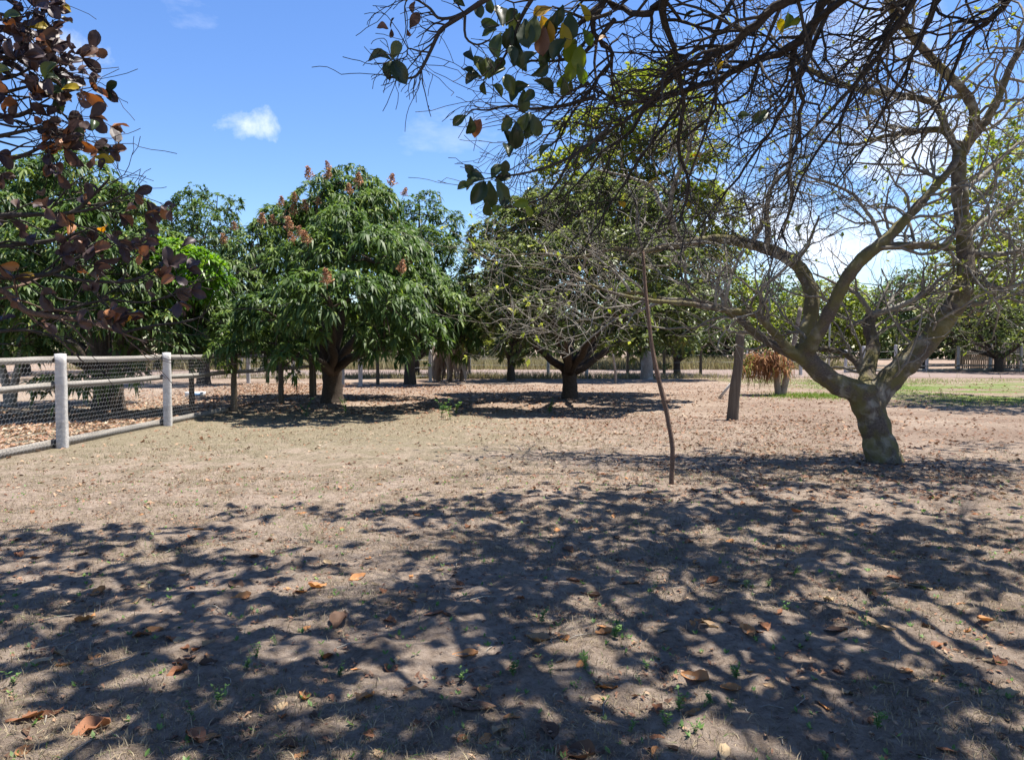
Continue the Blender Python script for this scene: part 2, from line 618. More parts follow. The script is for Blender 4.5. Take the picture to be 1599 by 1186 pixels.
def road():
    mb = MB()
    xs = np.linspace(-60, 90, 60)
    y0 = 40.0 + 1.0 * np.sin(xs * .11) - .02 * xs
    y1 = 54.0 + 1.2 * np.sin(xs * .09 + 1) - .01 * xs
    v = np.concatenate([np.stack([xs, y0, np.full(60, .012)], 1), np.stack([xs, (y0 + y1) / 2, np.full(60, .05)], 1), np.stack([xs, y1, np.full(60, .012)], 1)])
    i = np.arange(59)
    q = np.concatenate([np.stack([i, i + 1, i + 61, i + 60], 1), np.stack([i + 60, i + 61, i + 121, i + 120], 1)])
    mb.add(v, q)
    o = mb.obj('dirt_road', M_road)
    o['kind'] = 'structure'
    o['label'] = 'pale pinkish dirt road beyond the trees'


road()

# ------------------------------------------------------------------ foliage builders


def leaves_into(mb, C, N, L, Wd, nleaf, rs, droop=.45, spread=(.05, .6), tone0=.0, tone1=.85, tone_add=None, rare=.03):
    """clusters of pointed leaves: C (K,3) positions, N (K,3) axes"""
    K = len(C)
    n = K * nleaf
    c = np.repeat(C, nleaf, 0)
    nn = np.repeat(N, nleaf, 0)
    az = rs.uniform(0, 2 * np.pi, n)
    ref = np.where(np.abs(nn[:, 2:3]) < .9, np.array([[0, 0, 1.0]]), np.array([[1.0, 0, 0]]))
    a = np.cross(nn, ref)
    a /= np.linalg.norm(a, axis=1)[:, None]
    b = np.cross(nn, a)
    e = rs.uniform(spread[0], spread[1], n)[:, None] * np.pi / 2
    d = np.cos(e) * (np.cos(az)[:, None] * a + np.sin(az)[:, None] * b) + np.sin(e) * nn
    l = (L * rs.uniform(.65, 1.2, n) * np.repeat(rs.uniform(.62, 1.2, K), nleaf))[:, None]
    w = np.cross(d, np.array([[0, 0, 1.0]]))
    w += .25 * rs.normal(size=(n, 3))
    w /= np.linalg.norm(w, axis=1)[:, None] + 1e-6
    w *= (Wd * rs.uniform(.75, 1.15, n))[:, None] * .5
    dz = np.zeros((n, 3))
    dr = droop * rs.uniform(.6, 1.4, n) * np.repeat(rs.uniform(.5, 1.35, K), nleaf)
    dz[:, 2] = -dr
    p0 = c + d * l * .06
    p1 = c + d * l * .45 + dz * l * .16
    p2 = c + d * l * .85 + dz * l * .75
    v = np.stack([p0 - w * .25, p0 + w * .25, p1 - w, p1 + w, p2], 1).reshape(-1, 3)
    i = np.arange(n)[:, None] * 5
    q = i + np.array([[0, 1, 3, 2]])
    t = i + np.array([[2, 3, 4]])
    base = rs.beta(2, 2.4, K) * (tone1 - tone0) + tone0
    tone = np.repeat(base, nleaf) + rs.normal(0, .09, n)
    if tone_add is not None:
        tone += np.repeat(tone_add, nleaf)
    tone = np.clip(tone, 0, .9)
    tone[rs.random(n) < rare] = rs.uniform(.9, 1.0)
    mb.add(v, q, None, tone)
    mb.add(np.zeros((0, 3)))
    # tips refer to the same vertices
    mb.t.append((t + (mb.n - len(v))).astype(np.int32))
    mb.ta.append(tone.astype(np.float32))


def lobe_points(lobes, n, rs, inner=.12, under=.45):
    """points and axes on the outer skin of a union of balls"""
    c = np.array([l[0] for l in lobes], dtype=float)
    r = np.array([l[1] for l in lobes], dtype=float)
    tn = np.array([l[2] if len(l) > 2 else 0 for l in lobes], dtype=float)
    outC, outN, outT = [], [], []
    have = 0
    while have < n:
        k = rs.choice(len(c), size=n, p=r ** 2 / (r ** 2).sum())
        d = rs.normal(size=(n, 3))
        d /= np.linalg.norm(d, axis=1)[:, None]
        keep = (d[:, 2] > -.25) | (rs.random(n) < under)
        sc_ = np.where(rs.random(n) < inner, rs.uniform(.3, .85, n), rs.uniform(.86, 1.12, n))
        p = c[k] + d * (r[k] * sc_)[:, None] * np.array([[1, 1, .9]])
        D = np.linalg.norm(p[:, None, :] - c[None], axis=2) / r[None]
        D[np.arange(n), k] = 9
        keep &= (D.min(1) > .8) | (rs.random(n) < inner)
        keep &= p[:, 2] > .25
        nrm = d * .7 + np.array([[0, 0, .5]])
        nrm /= np.linalg.norm(nrm, axis=1)[:, None]
        outC.append(p[keep])
        outN.append(nrm[keep])
        outT.append(tn[k][keep])
        have += keep.sum()
    return np.concatenate(outC)[:n], np.concatenate(outN)[:n], np.concatenate(outT)[:n]


def curve3(a, b, c, n=8):
    return [a * (1 - t) ** 2 + b * 2 * t * (1 - t) + c * t * t for t in [i / (n - 1) for i in range(n)]]


def tree_frame(mb, lobes, fork_h, tr, rnd, nl=8, lean=(0, 0), sides=10, twigs=True):
    """trunk, limbs to the lobes and side limbs; everything about a base at the origin"""
    top = Vector((lean[0], lean[1], fork_h))
    pts = [Vector((0, 0, -.15)), Vector((lean[0] * .1, lean[1] * .1, fork_h * .15)), Vector((lean[0] * .45, lean[1] * .45, fork_h * .55)), top]
    p, r = smooth_line(pts, [tr * 1.35, tr * 1.1, tr * .95, tr * 1.02], 4)
    mb.tube(p, r, sides, rough=.12, rng=np.random.default_rng(rnd.randint(0, 9999)))
    order = sorted(lobes, key=lambda l: (Vector(l[0]).xy.length))
    limbs = []
    main = rnd.sample(lobes, min(nl, len(lobes)))
    for l in main:
        c = Vector(l[0])
        ctrl = Vector((c.x * .38, c.y * .38, fork_h + (c.z - fork_h) * .35 + rnd.uniform(-.1, .3)))
        q = curve3(top - Vector((0, 0, tr * .7)), ctrl, c, 9)
        q = [v + Vector((rnd.uniform(-1, 1), rnd.uniform(-1, 1), rnd.uniform(-1, 1))) * .06 * (0 < i < 8) for i, v in enumerate(q)]
        rr = [tr * .62 * (1 - .78 * i / 8) for i in range(9)]
        mb.tube(q, rr, 7, cap=True)
        limbs.append((q, rr))
    for l in lobes:
        if l in main:
            continue
        c = Vector(l[0])
        best = min(((q[i] - c).length, q[i], rr[i]) for q, rr in limbs for i in range(2, 9)) if False else None
        bd = None
        for q, rr in limbs:
            for i in range(2, 9):
                dd = (q[i] - c).length
                if bd is None or dd < bd[0]:
                    bd = (dd, q[i], rr[i])
        a = bd[1]
        ctrl = (a + c) * .5 + Vector((0, 0, .3))
        mb.tube(curve3(a, ctrl, c, 6), [bd[2] * .7 * (1 - .13 * i) for i in range(6)], 5)
    if twigs:
        for l in lobes:
            c = Vector(l[0])
            for k in range(6):
                d = Vector((rnd.gauss(0, 1), rnd.gauss(0, 1), rnd.gauss(.3, .8))).normalized()
                e = c + d * l[1] * .95
                mb.tube(curve3(c, c + d * l[1] * .5 + Vector((0, 0, .1)), e, 4), [.028, .02, .014, .008], 4, cap=False)


def mango_like(name, base, lobes, seed, n, L, Wd, nleaf, mat, label, cat='tree', group=None, fork=1.1, tr=.24, droop=.5, bark=None, nl=8, lean=(0, 0), inner=.07, under=.14, tone1=.85, spread=(.05, .6), sub=4):
    """lobes are in world coordinates; base is the foot of the trunk"""
    base = Vector(base)
    o = empty(name, base, 0, label, cat, group)
    if sub:
        r_ = random.Random(seed + 1)
        more = []
        for l in lobes:
            for k in range(sub):
                d = Vector((r_.gauss(0, 1), r_.gauss(0, 1), r_.gauss(.25, .8))).normalized()
                more.append((tuple(Vector(l[0]) + d * l[1] * .92), l[1] * r_.uniform(.34, .55), l[2] + r_.uniform(-.1, .16)))
    else:
        more = []
    ll0 = [(tuple(Vector(l[0]) - base), *l[1:]) for l in lobes]
    ll = [(tuple(Vector(l[0]) - base), *l[1:]) for l in lobes + more]
    rs = np.random.RandomState(seed)
    rnd = random.Random(seed)
    mb = MB()
    tree_frame(mb, ll0, fork, tr, rnd, nl, lean)
    mb.obj('trunk', bark or M_mango_bark, o)
    C, N, T = lobe_points(ll, n, rs, inner, under)
    mb = MB()
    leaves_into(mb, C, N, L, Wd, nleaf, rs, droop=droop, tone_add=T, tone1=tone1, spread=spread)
    mb.obj('crown', mat, o, smooth=False, kind='stuff')
    return o, ll, base


def lob(px, py, rpx, d, tone=0):
    p = P(px, py, d)
    return (tuple(p), rpx * d / F, tone)


def dome(base, R, z0, z1, n, seed, rl=(1.0, 1.6), squash=1.0):
    """random lobes over a dome, world coordinates"""
    r = random.Random(seed)
    out = []
    for i in range(n):
        a = i * 2.399 + r.uniform(-.3, .3)
        t = (i + .5) / n
        z = z0 + (z1 - z0) * (1 - t) ** .8
        rad = R * math.sqrt(max(0.02, 1 - ((z - z0) / (z1 - z0 + .01)) ** 2)) * r.uniform(.75, 1.0)
        out.append(((base[0] + rad * math.cos(a), base[1] + squash * rad * math.sin(a), z), r.uniform(*rl), r.uniform(-.08, .08)))
    for i in range(max(3, n // 4)):
        a = r.uniform(0, 6.28)
        out.append(((base[0] + R * .35 * math.cos(a), base[1] + R * .35 * math.sin(a), z0 + (z1 - z0) * r.uniform(.3, .8)), rl[1] * 1.05, -.05))
    return out


# ------------------------------------------------------------------ orchard trees
# the big mango left of the middle
b1 = G(519, 628)
D1 = b1.y
lm = []
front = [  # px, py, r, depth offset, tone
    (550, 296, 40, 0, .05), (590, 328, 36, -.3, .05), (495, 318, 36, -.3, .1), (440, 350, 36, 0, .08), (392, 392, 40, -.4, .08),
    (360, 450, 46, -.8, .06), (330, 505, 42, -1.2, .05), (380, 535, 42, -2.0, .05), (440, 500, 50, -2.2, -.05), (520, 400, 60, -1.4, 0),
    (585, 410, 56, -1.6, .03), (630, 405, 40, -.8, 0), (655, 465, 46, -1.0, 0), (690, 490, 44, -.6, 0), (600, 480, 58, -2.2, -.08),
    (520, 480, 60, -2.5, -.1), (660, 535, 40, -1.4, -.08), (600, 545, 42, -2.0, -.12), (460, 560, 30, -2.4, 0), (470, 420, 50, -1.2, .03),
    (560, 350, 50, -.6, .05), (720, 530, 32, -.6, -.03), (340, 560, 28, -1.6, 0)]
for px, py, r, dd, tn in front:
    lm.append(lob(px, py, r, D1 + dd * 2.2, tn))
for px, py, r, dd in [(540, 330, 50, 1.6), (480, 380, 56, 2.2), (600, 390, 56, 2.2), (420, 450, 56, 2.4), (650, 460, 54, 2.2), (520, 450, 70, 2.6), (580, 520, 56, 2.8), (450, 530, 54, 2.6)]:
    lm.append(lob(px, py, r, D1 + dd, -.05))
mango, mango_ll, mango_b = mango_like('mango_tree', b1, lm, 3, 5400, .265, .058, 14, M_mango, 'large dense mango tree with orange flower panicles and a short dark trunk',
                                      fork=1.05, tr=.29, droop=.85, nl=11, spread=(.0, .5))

# left mango inside the fence
b2 = G(170, 640)
D2 = b2.y
ll2 = []
for px, py, r, dd, tn in [(60, 300, 52, 0, .05), (130, 300, 55, 0, .08), (185, 340, 50, -.3, .1), (230, 390, 45, -.5, .08), (20, 350, 60, -.5, 0),
                          (90, 390, 66, -1.6, 0), (160, 430, 62, -1.8, 0), (230, 450, 50, -1.2, .05), (20, 450, 62, -1.8, -.05), (90, 490, 56, -2.2, -.05),
                          (170, 510, 46, -2.0, -.05), (240, 520, 42, -1.4, -.03), (-50, 400, 60, 0, 0), (-60, 480, 60, -.5, 0), (30, 540, 36, -2.0, 0), (290, 545, 34, -1.0, -.03),
                          (140, 600, 26, -1.8, .12), (75, 610, 24, -2.2, .12), (205, 585, 22, -1.6, .1), (300, 500, 36, 0, .02)]:
    ll2.append(lob(px, py, r, D2 + dd * 1.3, tn))
for px, py, r, dd in [(80, 340, 60, 2), (160, 380, 60, 2.2), (0, 420, 64, 2.2), (100, 460, 64, 2.6), (200, 470, 54, 2.4)]:
    ll2.append(lob(px, py, r, D2 + dd, -.05))
mango_like('mango_tree', b2, ll2, 5, 4200, .27, .062, 13, M_mango, 'broad mango tree with low leafy skirt growing behind the wire fence', fork=1.1, tr=.36, droop=.8, nl=9, spread=(0, .5))

# bright young mango between the two
b3 = G(300, 641)
D3 = b3.y
l3 = [lob(272, 400, 26, D3 - 1.2, .1), lob(310, 418, 30, D3 - 1.2, .1), lob(245, 425, 28, D3 - 1, .1), lob(285, 450, 30, D3 - 1.3, 0), lob(332, 445, 24, D3 - .8, 0), lob(250, 470, 26, D3 - 1, 0), lob(300, 440, 34, D3, 0)]
mango_like('mango_tree', b3, l3, 8, 760, .27, .06, 12, M_mango_young, 'young mango tree with fresh bright green leaves between two darker mangoes', fork=1.3, tr=.065, droop=.55, nl=5)

# mangoes behind
b4 = G(318, 600)
D4 = b4.y
l4 = [lob(300, 325, 30, D4, 0), lob(338, 330, 30, D4, 0), lob(265, 355, 32, D4 - .5, 0), lob(320, 370, 40, D4 - 1, 0), lob(235, 375, 30, D4, 0), lob(280, 410, 44, D4 - 1, 0), lob(350, 385, 30, D4, 0),
      lob(345, 440, 44, D4 - 1, 0), lob(270, 470, 46, D4 - 1, -.05), lob(330, 490, 40, D4 - 1, -.05), lob(300, 400, 46, D4 + 2, 0), lob(230, 440, 40, D4, 0), lob(300, 530, 30, D4, -.05), lob(360, 520, 34, D4, -.05)]
mango_like('mango_tree', b4, l4, 13, 2100, .30, .07, 11, M_mango, 'tall mango tree with a rounded top rising behind the bright young mango', fork=1.5, tr=.27, droop=.6)
b5 = G(640, 600)
D5 = b5.y
l5 = [lob(655, 335, 30, D5, .05), lob(690, 350, 26, D5, .03), lob(630, 350, 28, D5, 0), lob(670, 390, 36, D5 - 1, 0), lob(705, 390, 22, D5, 0), lob(640, 430, 40, D5 - 1, 0), lob(700, 440, 30, D5, 0),
      lob(680, 490, 36, D5 - 1, -.03), lob(640, 510, 34, D5, -.05), lob(660, 400, 40, D5 + 2, 0), lob(715, 500, 30, D5, 0)]
mango_like('mango_tree', b5, l5, 14, 1700, .30, .07, 11, M_mango, 'mango tree showing its dark green side behind the large flowering mango', fork=1.4, tr=.25, droop=.6)

# the dense tree in the middle with the low fork
b6 = G(890, 622)
D6 = b6.y
l6 = []
for px, py, r, dd, tn in [(800, 370, 46, 0, .08), (850, 345, 46, 0, .08), (910, 330, 50, 0, .1), (975, 330, 48, 0, .08), (1030, 360, 46, 0, .05), (770, 420, 44, -.6, .03),
                          (745, 470, 40, -.8, 0), (740, 520, 34, -1, 0), (790, 500, 46, -1.6, 0), (840, 430, 56, -1.8, .03), (910, 410, 60, -2, .03), (980, 410, 56, -1.6, .03), (1050, 420, 46, -.8, .03),
                          (1085, 470, 34, -.4, 0), (1040, 490, 44, -1.4, -.03), (870, 500, 50, -2.2, -.03), (960, 490, 50, -2.2, -.03), (1060, 530, 26, -1.2, 0), (800, 540, 26, -1.8, 0), (990, 530, 30, -1.8, -.05)]:
    l6.append(lob(px, py, r, D6 + dd * 2.5, tn))
for px, py, r, dd in [(830, 380, 56, 2), (930, 360, 60, 2.2), (1010, 390, 54, 2), (800, 460, 54, 2.4), (900, 470, 60, 2.8), (1010, 470, 54, 2.4)]:
    l6.append(lob(px, py, r, D6 + dd, 0))
mango_like('shade_tree', b6, l6, 21, 8200, .23, .085, 10, M_midleaf, 'round olive green tree with a low dark fork in the middle of the yard', fork=.95, tr=.24, droop=.4, nl=9, lean=(-.02, 0), under=.2, inner=.12)

# tall yellow green tree behind it
b7 = G(1010, 592)
D7 = b7.y
l7 = []
r7 = random.Random(5)
for px, py, r in [(985, 135, 26), (1030, 120, 24), (960, 190, 34), (1020, 175, 36), (1070, 170, 28), (930, 250, 38), (990, 240, 42), (1050, 235, 40), (1095, 250, 30), (900, 310, 40), (960, 310, 44), (1030, 310, 46), (1090, 320, 36), (1000, 390, 56), (930, 390, 50), (1070, 400, 50), (870, 270, 34), (880, 350, 40), (1120, 330, 34), (905, 205, 28), (1105, 190, 24), (1130, 400, 40)]:
    l7.append(lob(px, py, r, D7 + r7.uniform(-2, 2), r7.uniform(-.05, .1)))
mango_like('tall_tree', b7, l7, 23, 5200, .36, .13, 9, M_pale, 'tall yellow green tree rising behind the round olive tree', fork=2.6, tr=.28, droop=.25, bark=M_pale_bark, inner=.3, spread=(0, .9))

# trees at the right edge, behind the cashew
b8 = P(1700, 600, 21)
b8.z = 0
l8 = dome((b8.x, b8.y), 4.6, 2.6, 7.6, 22, 4, (.8, 1.35))
mango_like('orchard_tree', b8, l8, 31, 3000, .22, .1, 9, M_pale, 'yellow green tree filling the right edge behind the cashew limbs', fork=1.5, tr=.24, droop=.3, bark=M_pale_bark, inner=.3, spread=(0, .9))

# trees further back between the fence posts
far_specs = [
    (798, 594, 2.8, 1.6, 5.0, 14, 'small dark tree with a forked trunk seen left of the middle tree', M_midleaf, .22, .07),
    (1057, 586, 3.4, 1.3, 4.8, 16, 'bushy green tree with a short trunk right of the leaning pole', M_far, .24, .07),
    (1003, 577, 3.2, 1.9, 5.2, 12, 'dark tree with a slanting trunk standing on the road verge', M_midleaf, .26, .08),
    (650, 588, 2.6, 1.8, 5.0, 10, 'grey green tree behind the post beside the dead banana', M_midleaf, .26, .08)]
for i, (px, py, R, z0, z1, n, lab, mt, L, wd) in enumerate(far_specs):
    b = G(px, py)
    lo = dome((b.x, b.y), R, z0 + .3, z1, n, 40 + i, (.85, 1.3))
    mango_like('orchard_tree', b, lo, 50 + i, 2300, L * 1.15, wd * 1.25, 9, mt, lab, group='orchard trees further back', fork=.95, tr=.2, droop=.45, nl=6)

# pale thin trunks left by the fence
# ------------------------------------------------------------------ background trees, copies of three kinds


def proto_tree(seed, R, z0, z1, n, ncl, L, wd, mat, fork, tr, rl, droop=.35):
    lo = dome((0, 0), R, z0, z1, n, seed, rl)
    rs = np.random.RandomState(seed)
    mb = MB()
    tree_frame(mb, lo, fork, tr, random.Random(seed), 6, (0, 0), 8)
    tm = mb.mesh('trunk', M_mango_bark)
    C, N, T = lobe_points(lo, ncl, rs, .25, .4)
    mb = MB()
    leaves_into(mb, C, N, L, wd, 7, rs, droop=droop, tone_add=T, spread=(0, .8))
    return tm, mb.mesh('crown', mat, False)


protos = [proto_tree(71, 3.8, 1.7, 6.6, 18, 2000, .36, .15, M_far, 1.4, .24, (1.0, 1.6)),
          proto_tree(72, 3.6, 1.4, 5.6, 16, 1800, .36, .15, M_pale, 1.2, .2, (.9, 1.4)),
          proto_tree(73, 4.8, 1.8, 6.0, 20, 2200, .36, .15, M_midleaf, 1.2, .28, (1.1, 1.6))]
bg = [  # px, depth, kind, scale, label
    (1560, 49, 2, .9, 'dark spreading tree with leaning trunk behind the far white posts at the right'),
    (1440, 56, 0, .8, 'mid green tree just behind the right big limb of the cashew, beyond the posts'),
    (1290, 62, 1, .85, 'yellowish bush-like tree beyond the road seen through the cashew fork'),
    (1345, 72, 1, .9, 'pale tree in the distance above the far posts'),
    (1650, 60, 0, 1.0, 'green tree at the far right edge behind the palisade'),
    (1500, 75, 1, 1.0, 'pale green tree far behind the palisade fence'),
    (1210, 74, 0, .8, 'distant green tree behind the twin stemmed dry plant'),
    (1130, 66, 1, .9, 'distant pale tree behind the wooden post'),
    (1060, 80, 0, .9, 'distant tree behind the bushy green tree'),
    (960, 84, 1, .8, 'distant pale tree beyond the tall dry grass'),
    (860, 78, 0, .75, 'distant green tree beyond the grass left of the dark fork'),
    (745, 82, 1, .8, 'distant pale tree behind the dead banana'),
    (600, 76, 0, .85, 'distant tree behind the large mango trunk'),
    (460, 70, 2, .8, 'distant dark tree beyond the left fence'),
    (350, 60, 0, .8, 'distant green tree beyond the leaning whitewashed poles'),
    (200, 52, 2, .9, 'dark tree deep behind the left mango'),
    (40, 44, 0, 1.0, 'green tree deep behind the wire fence at the far left'),
    (-90, 36, 2, 1.0, 'dark tree beyond the left edge behind the fence'),
    (1790, 52, 2, 1.0, 'dark tree beyond the right edge')]
rb = random.Random(9)
for px, d, k, sc, lab in bg:
    x = (px - CX) / F * d
    o = empty('distant_tree', (x, d, 0), rb.uniform(0, 6.28), lab, 'tree', 'trees beyond the road')
    s = sc * rb.uniform(.95, 1.08) * (1.4 if 1100 < px < 1520 else 1.12)
    o.scale = (s, s, s * rb.uniform(.9, 1.05))
    place('trunk', protos[k][0], o)
    c = place('crown', protos[k][1], o)
    c['kind'] = 'stuff'

# a continuous far hedge of woodland that reads as one mass


def woodland():
    rs = np.random.RandomState(5)
    lo = []
    for i in range(150):
        x = rs.uniform(-95, 105)
        y = 105 + rs.uniform(0, 22)
        h = rs.uniform(3.0, 7.5)
        lo.append(((x, y, h * .55), h * .62, rs.uniform(-.1, .1)))
    C, N, T = lobe_points(lo, 14000, rs, .1, .9)
    mb = MB()
    leaves_into(mb, C, N, 1.1, .6, 4, rs, droop=.3, tone_add=T, spread=(0, .9))
    o = mb.obj('far_woodland', leaf_mat('far wood leaf', [(0, (.022, .033, .014)), (1, (.06, .085, .03))], .12, rough=.8, spec=.05), None, False)
    tag(o, 'low green woodland along the horizon', 'woodland', kind='stuff')


woodland()

# ------------------------------------------------------------------ flower panicles on the big mango


def panicle_mesh(seed):
    rs = np.random.RandomState(seed)
    mb = MB()
    Ht = .36
    mb.tube([(0, 0, -.05), (.01, 0, Ht * .5), (0, .01, Ht)], [.008, .006, .003], 4)
    for i in range(22):
        z = Ht * (.1 + .88 * i / 22)
        L = .15 * (1 - i / 26)
        a = i * 2.4
        d = np.array([math.cos(a), math.sin(a), .55])
        e = np.array([0, 0, z]) + d * L
        mb.tube([(0, 0, z), tuple(e)], [.004, .002], 3, cap=False)
        for k in range(7):
            p = np.array([0, 0, z]) + d * L * (.3 + .7 * k / 6) + rs.normal(0, .012, 3)
            s = .016
            ax = rs.normal(size=(3, 3)) * s
            mb.add([p + ax[0], p - ax[0] * .5 + ax[1], p - ax[1], p + ax[2]], None, [(0, 1, 2), (0, 2, 3), (1, 3, 2)], tone=rs.random())
    return mb.mesh('flower_panicle', M_panicle, False)


pan = [panicle_mesh(i) for i in range(3)]


def hit_lobes(px, py, lobes, base):
    o_ = Vector((0, 0, CAMH)) - Vector(base)
    d = ray(px, py).normalized()
    best = None
    for l in lobes:
        c = Vector(l[0])
        oc = o_ - c
        b = oc.dot(d)
        cc = oc.dot(oc) - (l[1] * 1.0) ** 2
        disc = b * b - cc
        if disc > 0:
            t = -b - math.sqrt(disc)
            if best is None or t < best[0]:
                best = (t, (o_ + d * t - c).normalized(), o_ + d * t)
    return best


for k, (px, py) in enumerate([(520, 272), (505, 285), (488, 285), (470, 318), (482, 330), (496, 322), (446, 345), (455, 372), (468, 384), (486, 386), (478, 376), (440, 330),
                              (462, 336), (548, 312), (560, 300), (622, 312), (635, 318), (606, 300), (430, 352), (405, 360), (372, 368), (360, 385), (640, 430), (622, 436), (512, 452), (660, 345)]):
    h = hit_lobes(px, py, mango_ll, mango_b)
    if h is None:
        continue
    pos = h[2] + h[1] * .14
    ax = (h[1] * .5 + Vector((0, 0, 1))).normalized()
    M = Matrix.Translation(pos) @ ax.to_track_quat('Z', 'X').to_matrix().to_4x4() @ Matrix.Rotation(k * 1.3, 4, 'Z') @ Matrix.Scale(.8 + .35 * ((k * 7) % 5) / 5, 4)
    place('flower_panicle', pan[k % 3], mango, M)

# ------------------------------------------------------------------ left fence with wire, rails and boards


def post_mesh(h, w, d, mat, seed, taper=.93, chips=True):
    rs = np.random.RandomState(seed)
    mb = MB()
    zs = np.linspace(-.3, h, 14)
    prof = [(-1, -.8), (-.8, -1), (.8, -1), (1, -.8), (1, .8), (.8, 1), (-.8, 1), (-1, .8)]
    v = []
    for z in zs:
        s = 1 - (1 - taper) * max(z, 0) / h
        for x, y in prof:
            v.append((x * w / 2 * s + rs.normal(0, .003), y * d / 2 * s + rs.normal(0, .003), z))
    q = []
    for i in range(13):
        for j in range(8):
            k = (j + 1) % 8
            q.append((i * 8 + j, i * 8 + k, i * 8 + 8 + k, i * 8 + 8 + j))
    v.append((0, 0, h + .006))
    c = len(v) - 1
    t = [(13 * 8 + j, 13 * 8 + (j + 1) % 8, c) for j in range(8)]
    mb.add(v, q, t)
    return mb.mesh('post', mat, False)


def hex_wire(Lx, z0, z1, cell=.085, r=.0032, seed=0):
    """chicken wire panel in the local x-z plane"""
    rs = np.random.RandomState(seed)
    hx, hzz = cell, cell * .58
    mb = MB()
    E = []
    ny = int((z1 - z0) / (hzz * 1.5))
    nx = int(Lx / hx)
    for j in range(ny):
        for i in range(nx):
            cx = (i + .5 * (j % 2)) * hx
            cz = z0 + j * hzz * 1.5
            # three edges of each hexagon
            a = (cx, cz + hzz * .5)
            b = (cx + hx / 2, cz + hzz)
            c = (cx + hx, cz + hzz * .5)
            dn = (cx, cz - hzz * .5)
            E += [(a, b), (b, c), (a, dn)]
    E = np.array(E)
    A, B = E[:, 0], E[:, 1]
    sag = lambda p: np.stack([p[:, 0], .012 * np.sin(p[:, 0] * 3.1 + seed) * np.sin(p[:, 1] * 4), p[:, 1]], 1)
    A3, B3 = sag(A), sag(B)
    d = B3 - A3
    d /= np.linalg.norm(d, axis=1)[:, None]
    u = np.cross(d, np.array([[0, 1.0, 0]]))
    w = np.array([[0, 1.0, 0]]).repeat(len(d), 0)
    offs = [u * r, -u * r * .5 + w * r * .87, -u * r * .5 - w * r * .87]
    v = np.stack([A3 + o for o in offs] + [B3 + o for o in offs], 1).reshape(-1, 3)
    i = np.arange(len(d))[:, None] * 6
    q = np.concatenate([i + np.array([[0, 1, 4, 3]]), i + np.array([[1, 2, 5, 4]]), i + np.array([[2, 0, 3, 5]])])
    mb.add(v, q)
    return mb.mesh('wire_mesh', M_wire, False)


def left_fence():
    pts = [(-7.12, 8.3), (-7.08, 11.55), (-6.96, 14.85), (-6.88, 18.2), (-6.66, 21.2), (-6.6, 24.5)]
    root = empty('wire_fence', (pts[1][0], pts[1][1], 0), 0, 'concrete post fence with wooden rails and chicken wire at the left', 'fence')
    B = Vector((pts[1][0], pts[1][1], 0))
    pm = post_mesh(1.48, .15, .14, M_concrete, 1)
    pw = post_mesh(1.45, .15, .15, M_postwood, 2, .85)
    for i, (x, y) in enumerate(pts):
        o = place('post', pm if i < 3 else pw, root, loc=Vector((x, y, hz(x, y))) - B, rz=.25 if i < 3 else .1 * i)
        if i == 1:
            o['label'] = 'whitewashed square concrete post, nearest in the frame'
    wire = {}
    for i in range(5):
        a, b = Vector((*pts[i], 0)), Vector((*pts[i + 1], 0))
        d = b - a
        L = d.length
        ang = math.atan2(d.y, d.x)
        for (z, hh, th, side) in [(1.39, .105, .03, .1), (.99, .10, .03, .1), (.05, .13, .035, .12)]:
            if z < .5 and i > 2:
                continue
            mb = MB()
            n = 9
            rr = random.Random(i * 10 + int(z * 10))
            for k in range(1):
                v, q = [], []
                for s in range(n):
                    t = s / (n - 1)
                    x = L * t
                    dz = rr.uniform(-.003, .003) - .018 * math.sin(math.pi * t) * (z > .5)
                    hh2 = hh * rr.uniform(.97, 1.03)
                    for (yy, zz) in [(-th / 2, -hh2 / 2), (th / 2, -hh2 / 2), (th / 2, hh2 / 2), (-th / 2, hh2 / 2)]:
                        v.append((x, yy, zz + dz))
                for s in range(n - 1):
                    for e in range(4):
                        f = (e + 1) % 4
                        q.append((s * 4 + e, s * 4 + 4 + e, s * 4 + 4 + f, s * 4 + f))
                q += [(0, 1, 2, 3), (n * 4 - 1, n * 4 - 2, n * 4 - 3, n * 4 - 4)]
                mb.add(v, q)
            nm = 'rail' if z > .5 else 'bottom_board'
            o = mb.obj(nm, M_railx, root, False)
            ext = Vector((-math.sin(ang), math.cos(ang), 0)) * side        # rails run on the paddock side of the posts
            o.location = a - B + ext + Vector((0, 0, z + (0 if z > .5 else .02)))
            o.rotation_euler = (0, 0, ang)
        if i < 4:
            wm = hex_wire(L - .16, .06, 1.46, .08, .0014, i)
            o = place('wire_mesh', wm, root, loc=a - B + Vector((.08 * d.x / L, .08 * d.y / L, 0)) + Vector((math.sin(ang), -math.cos(ang), 0)) * .07, rz=ang)


left_fence()

# small stump of board beside the second post foot, hanging trough etc. behind the fence


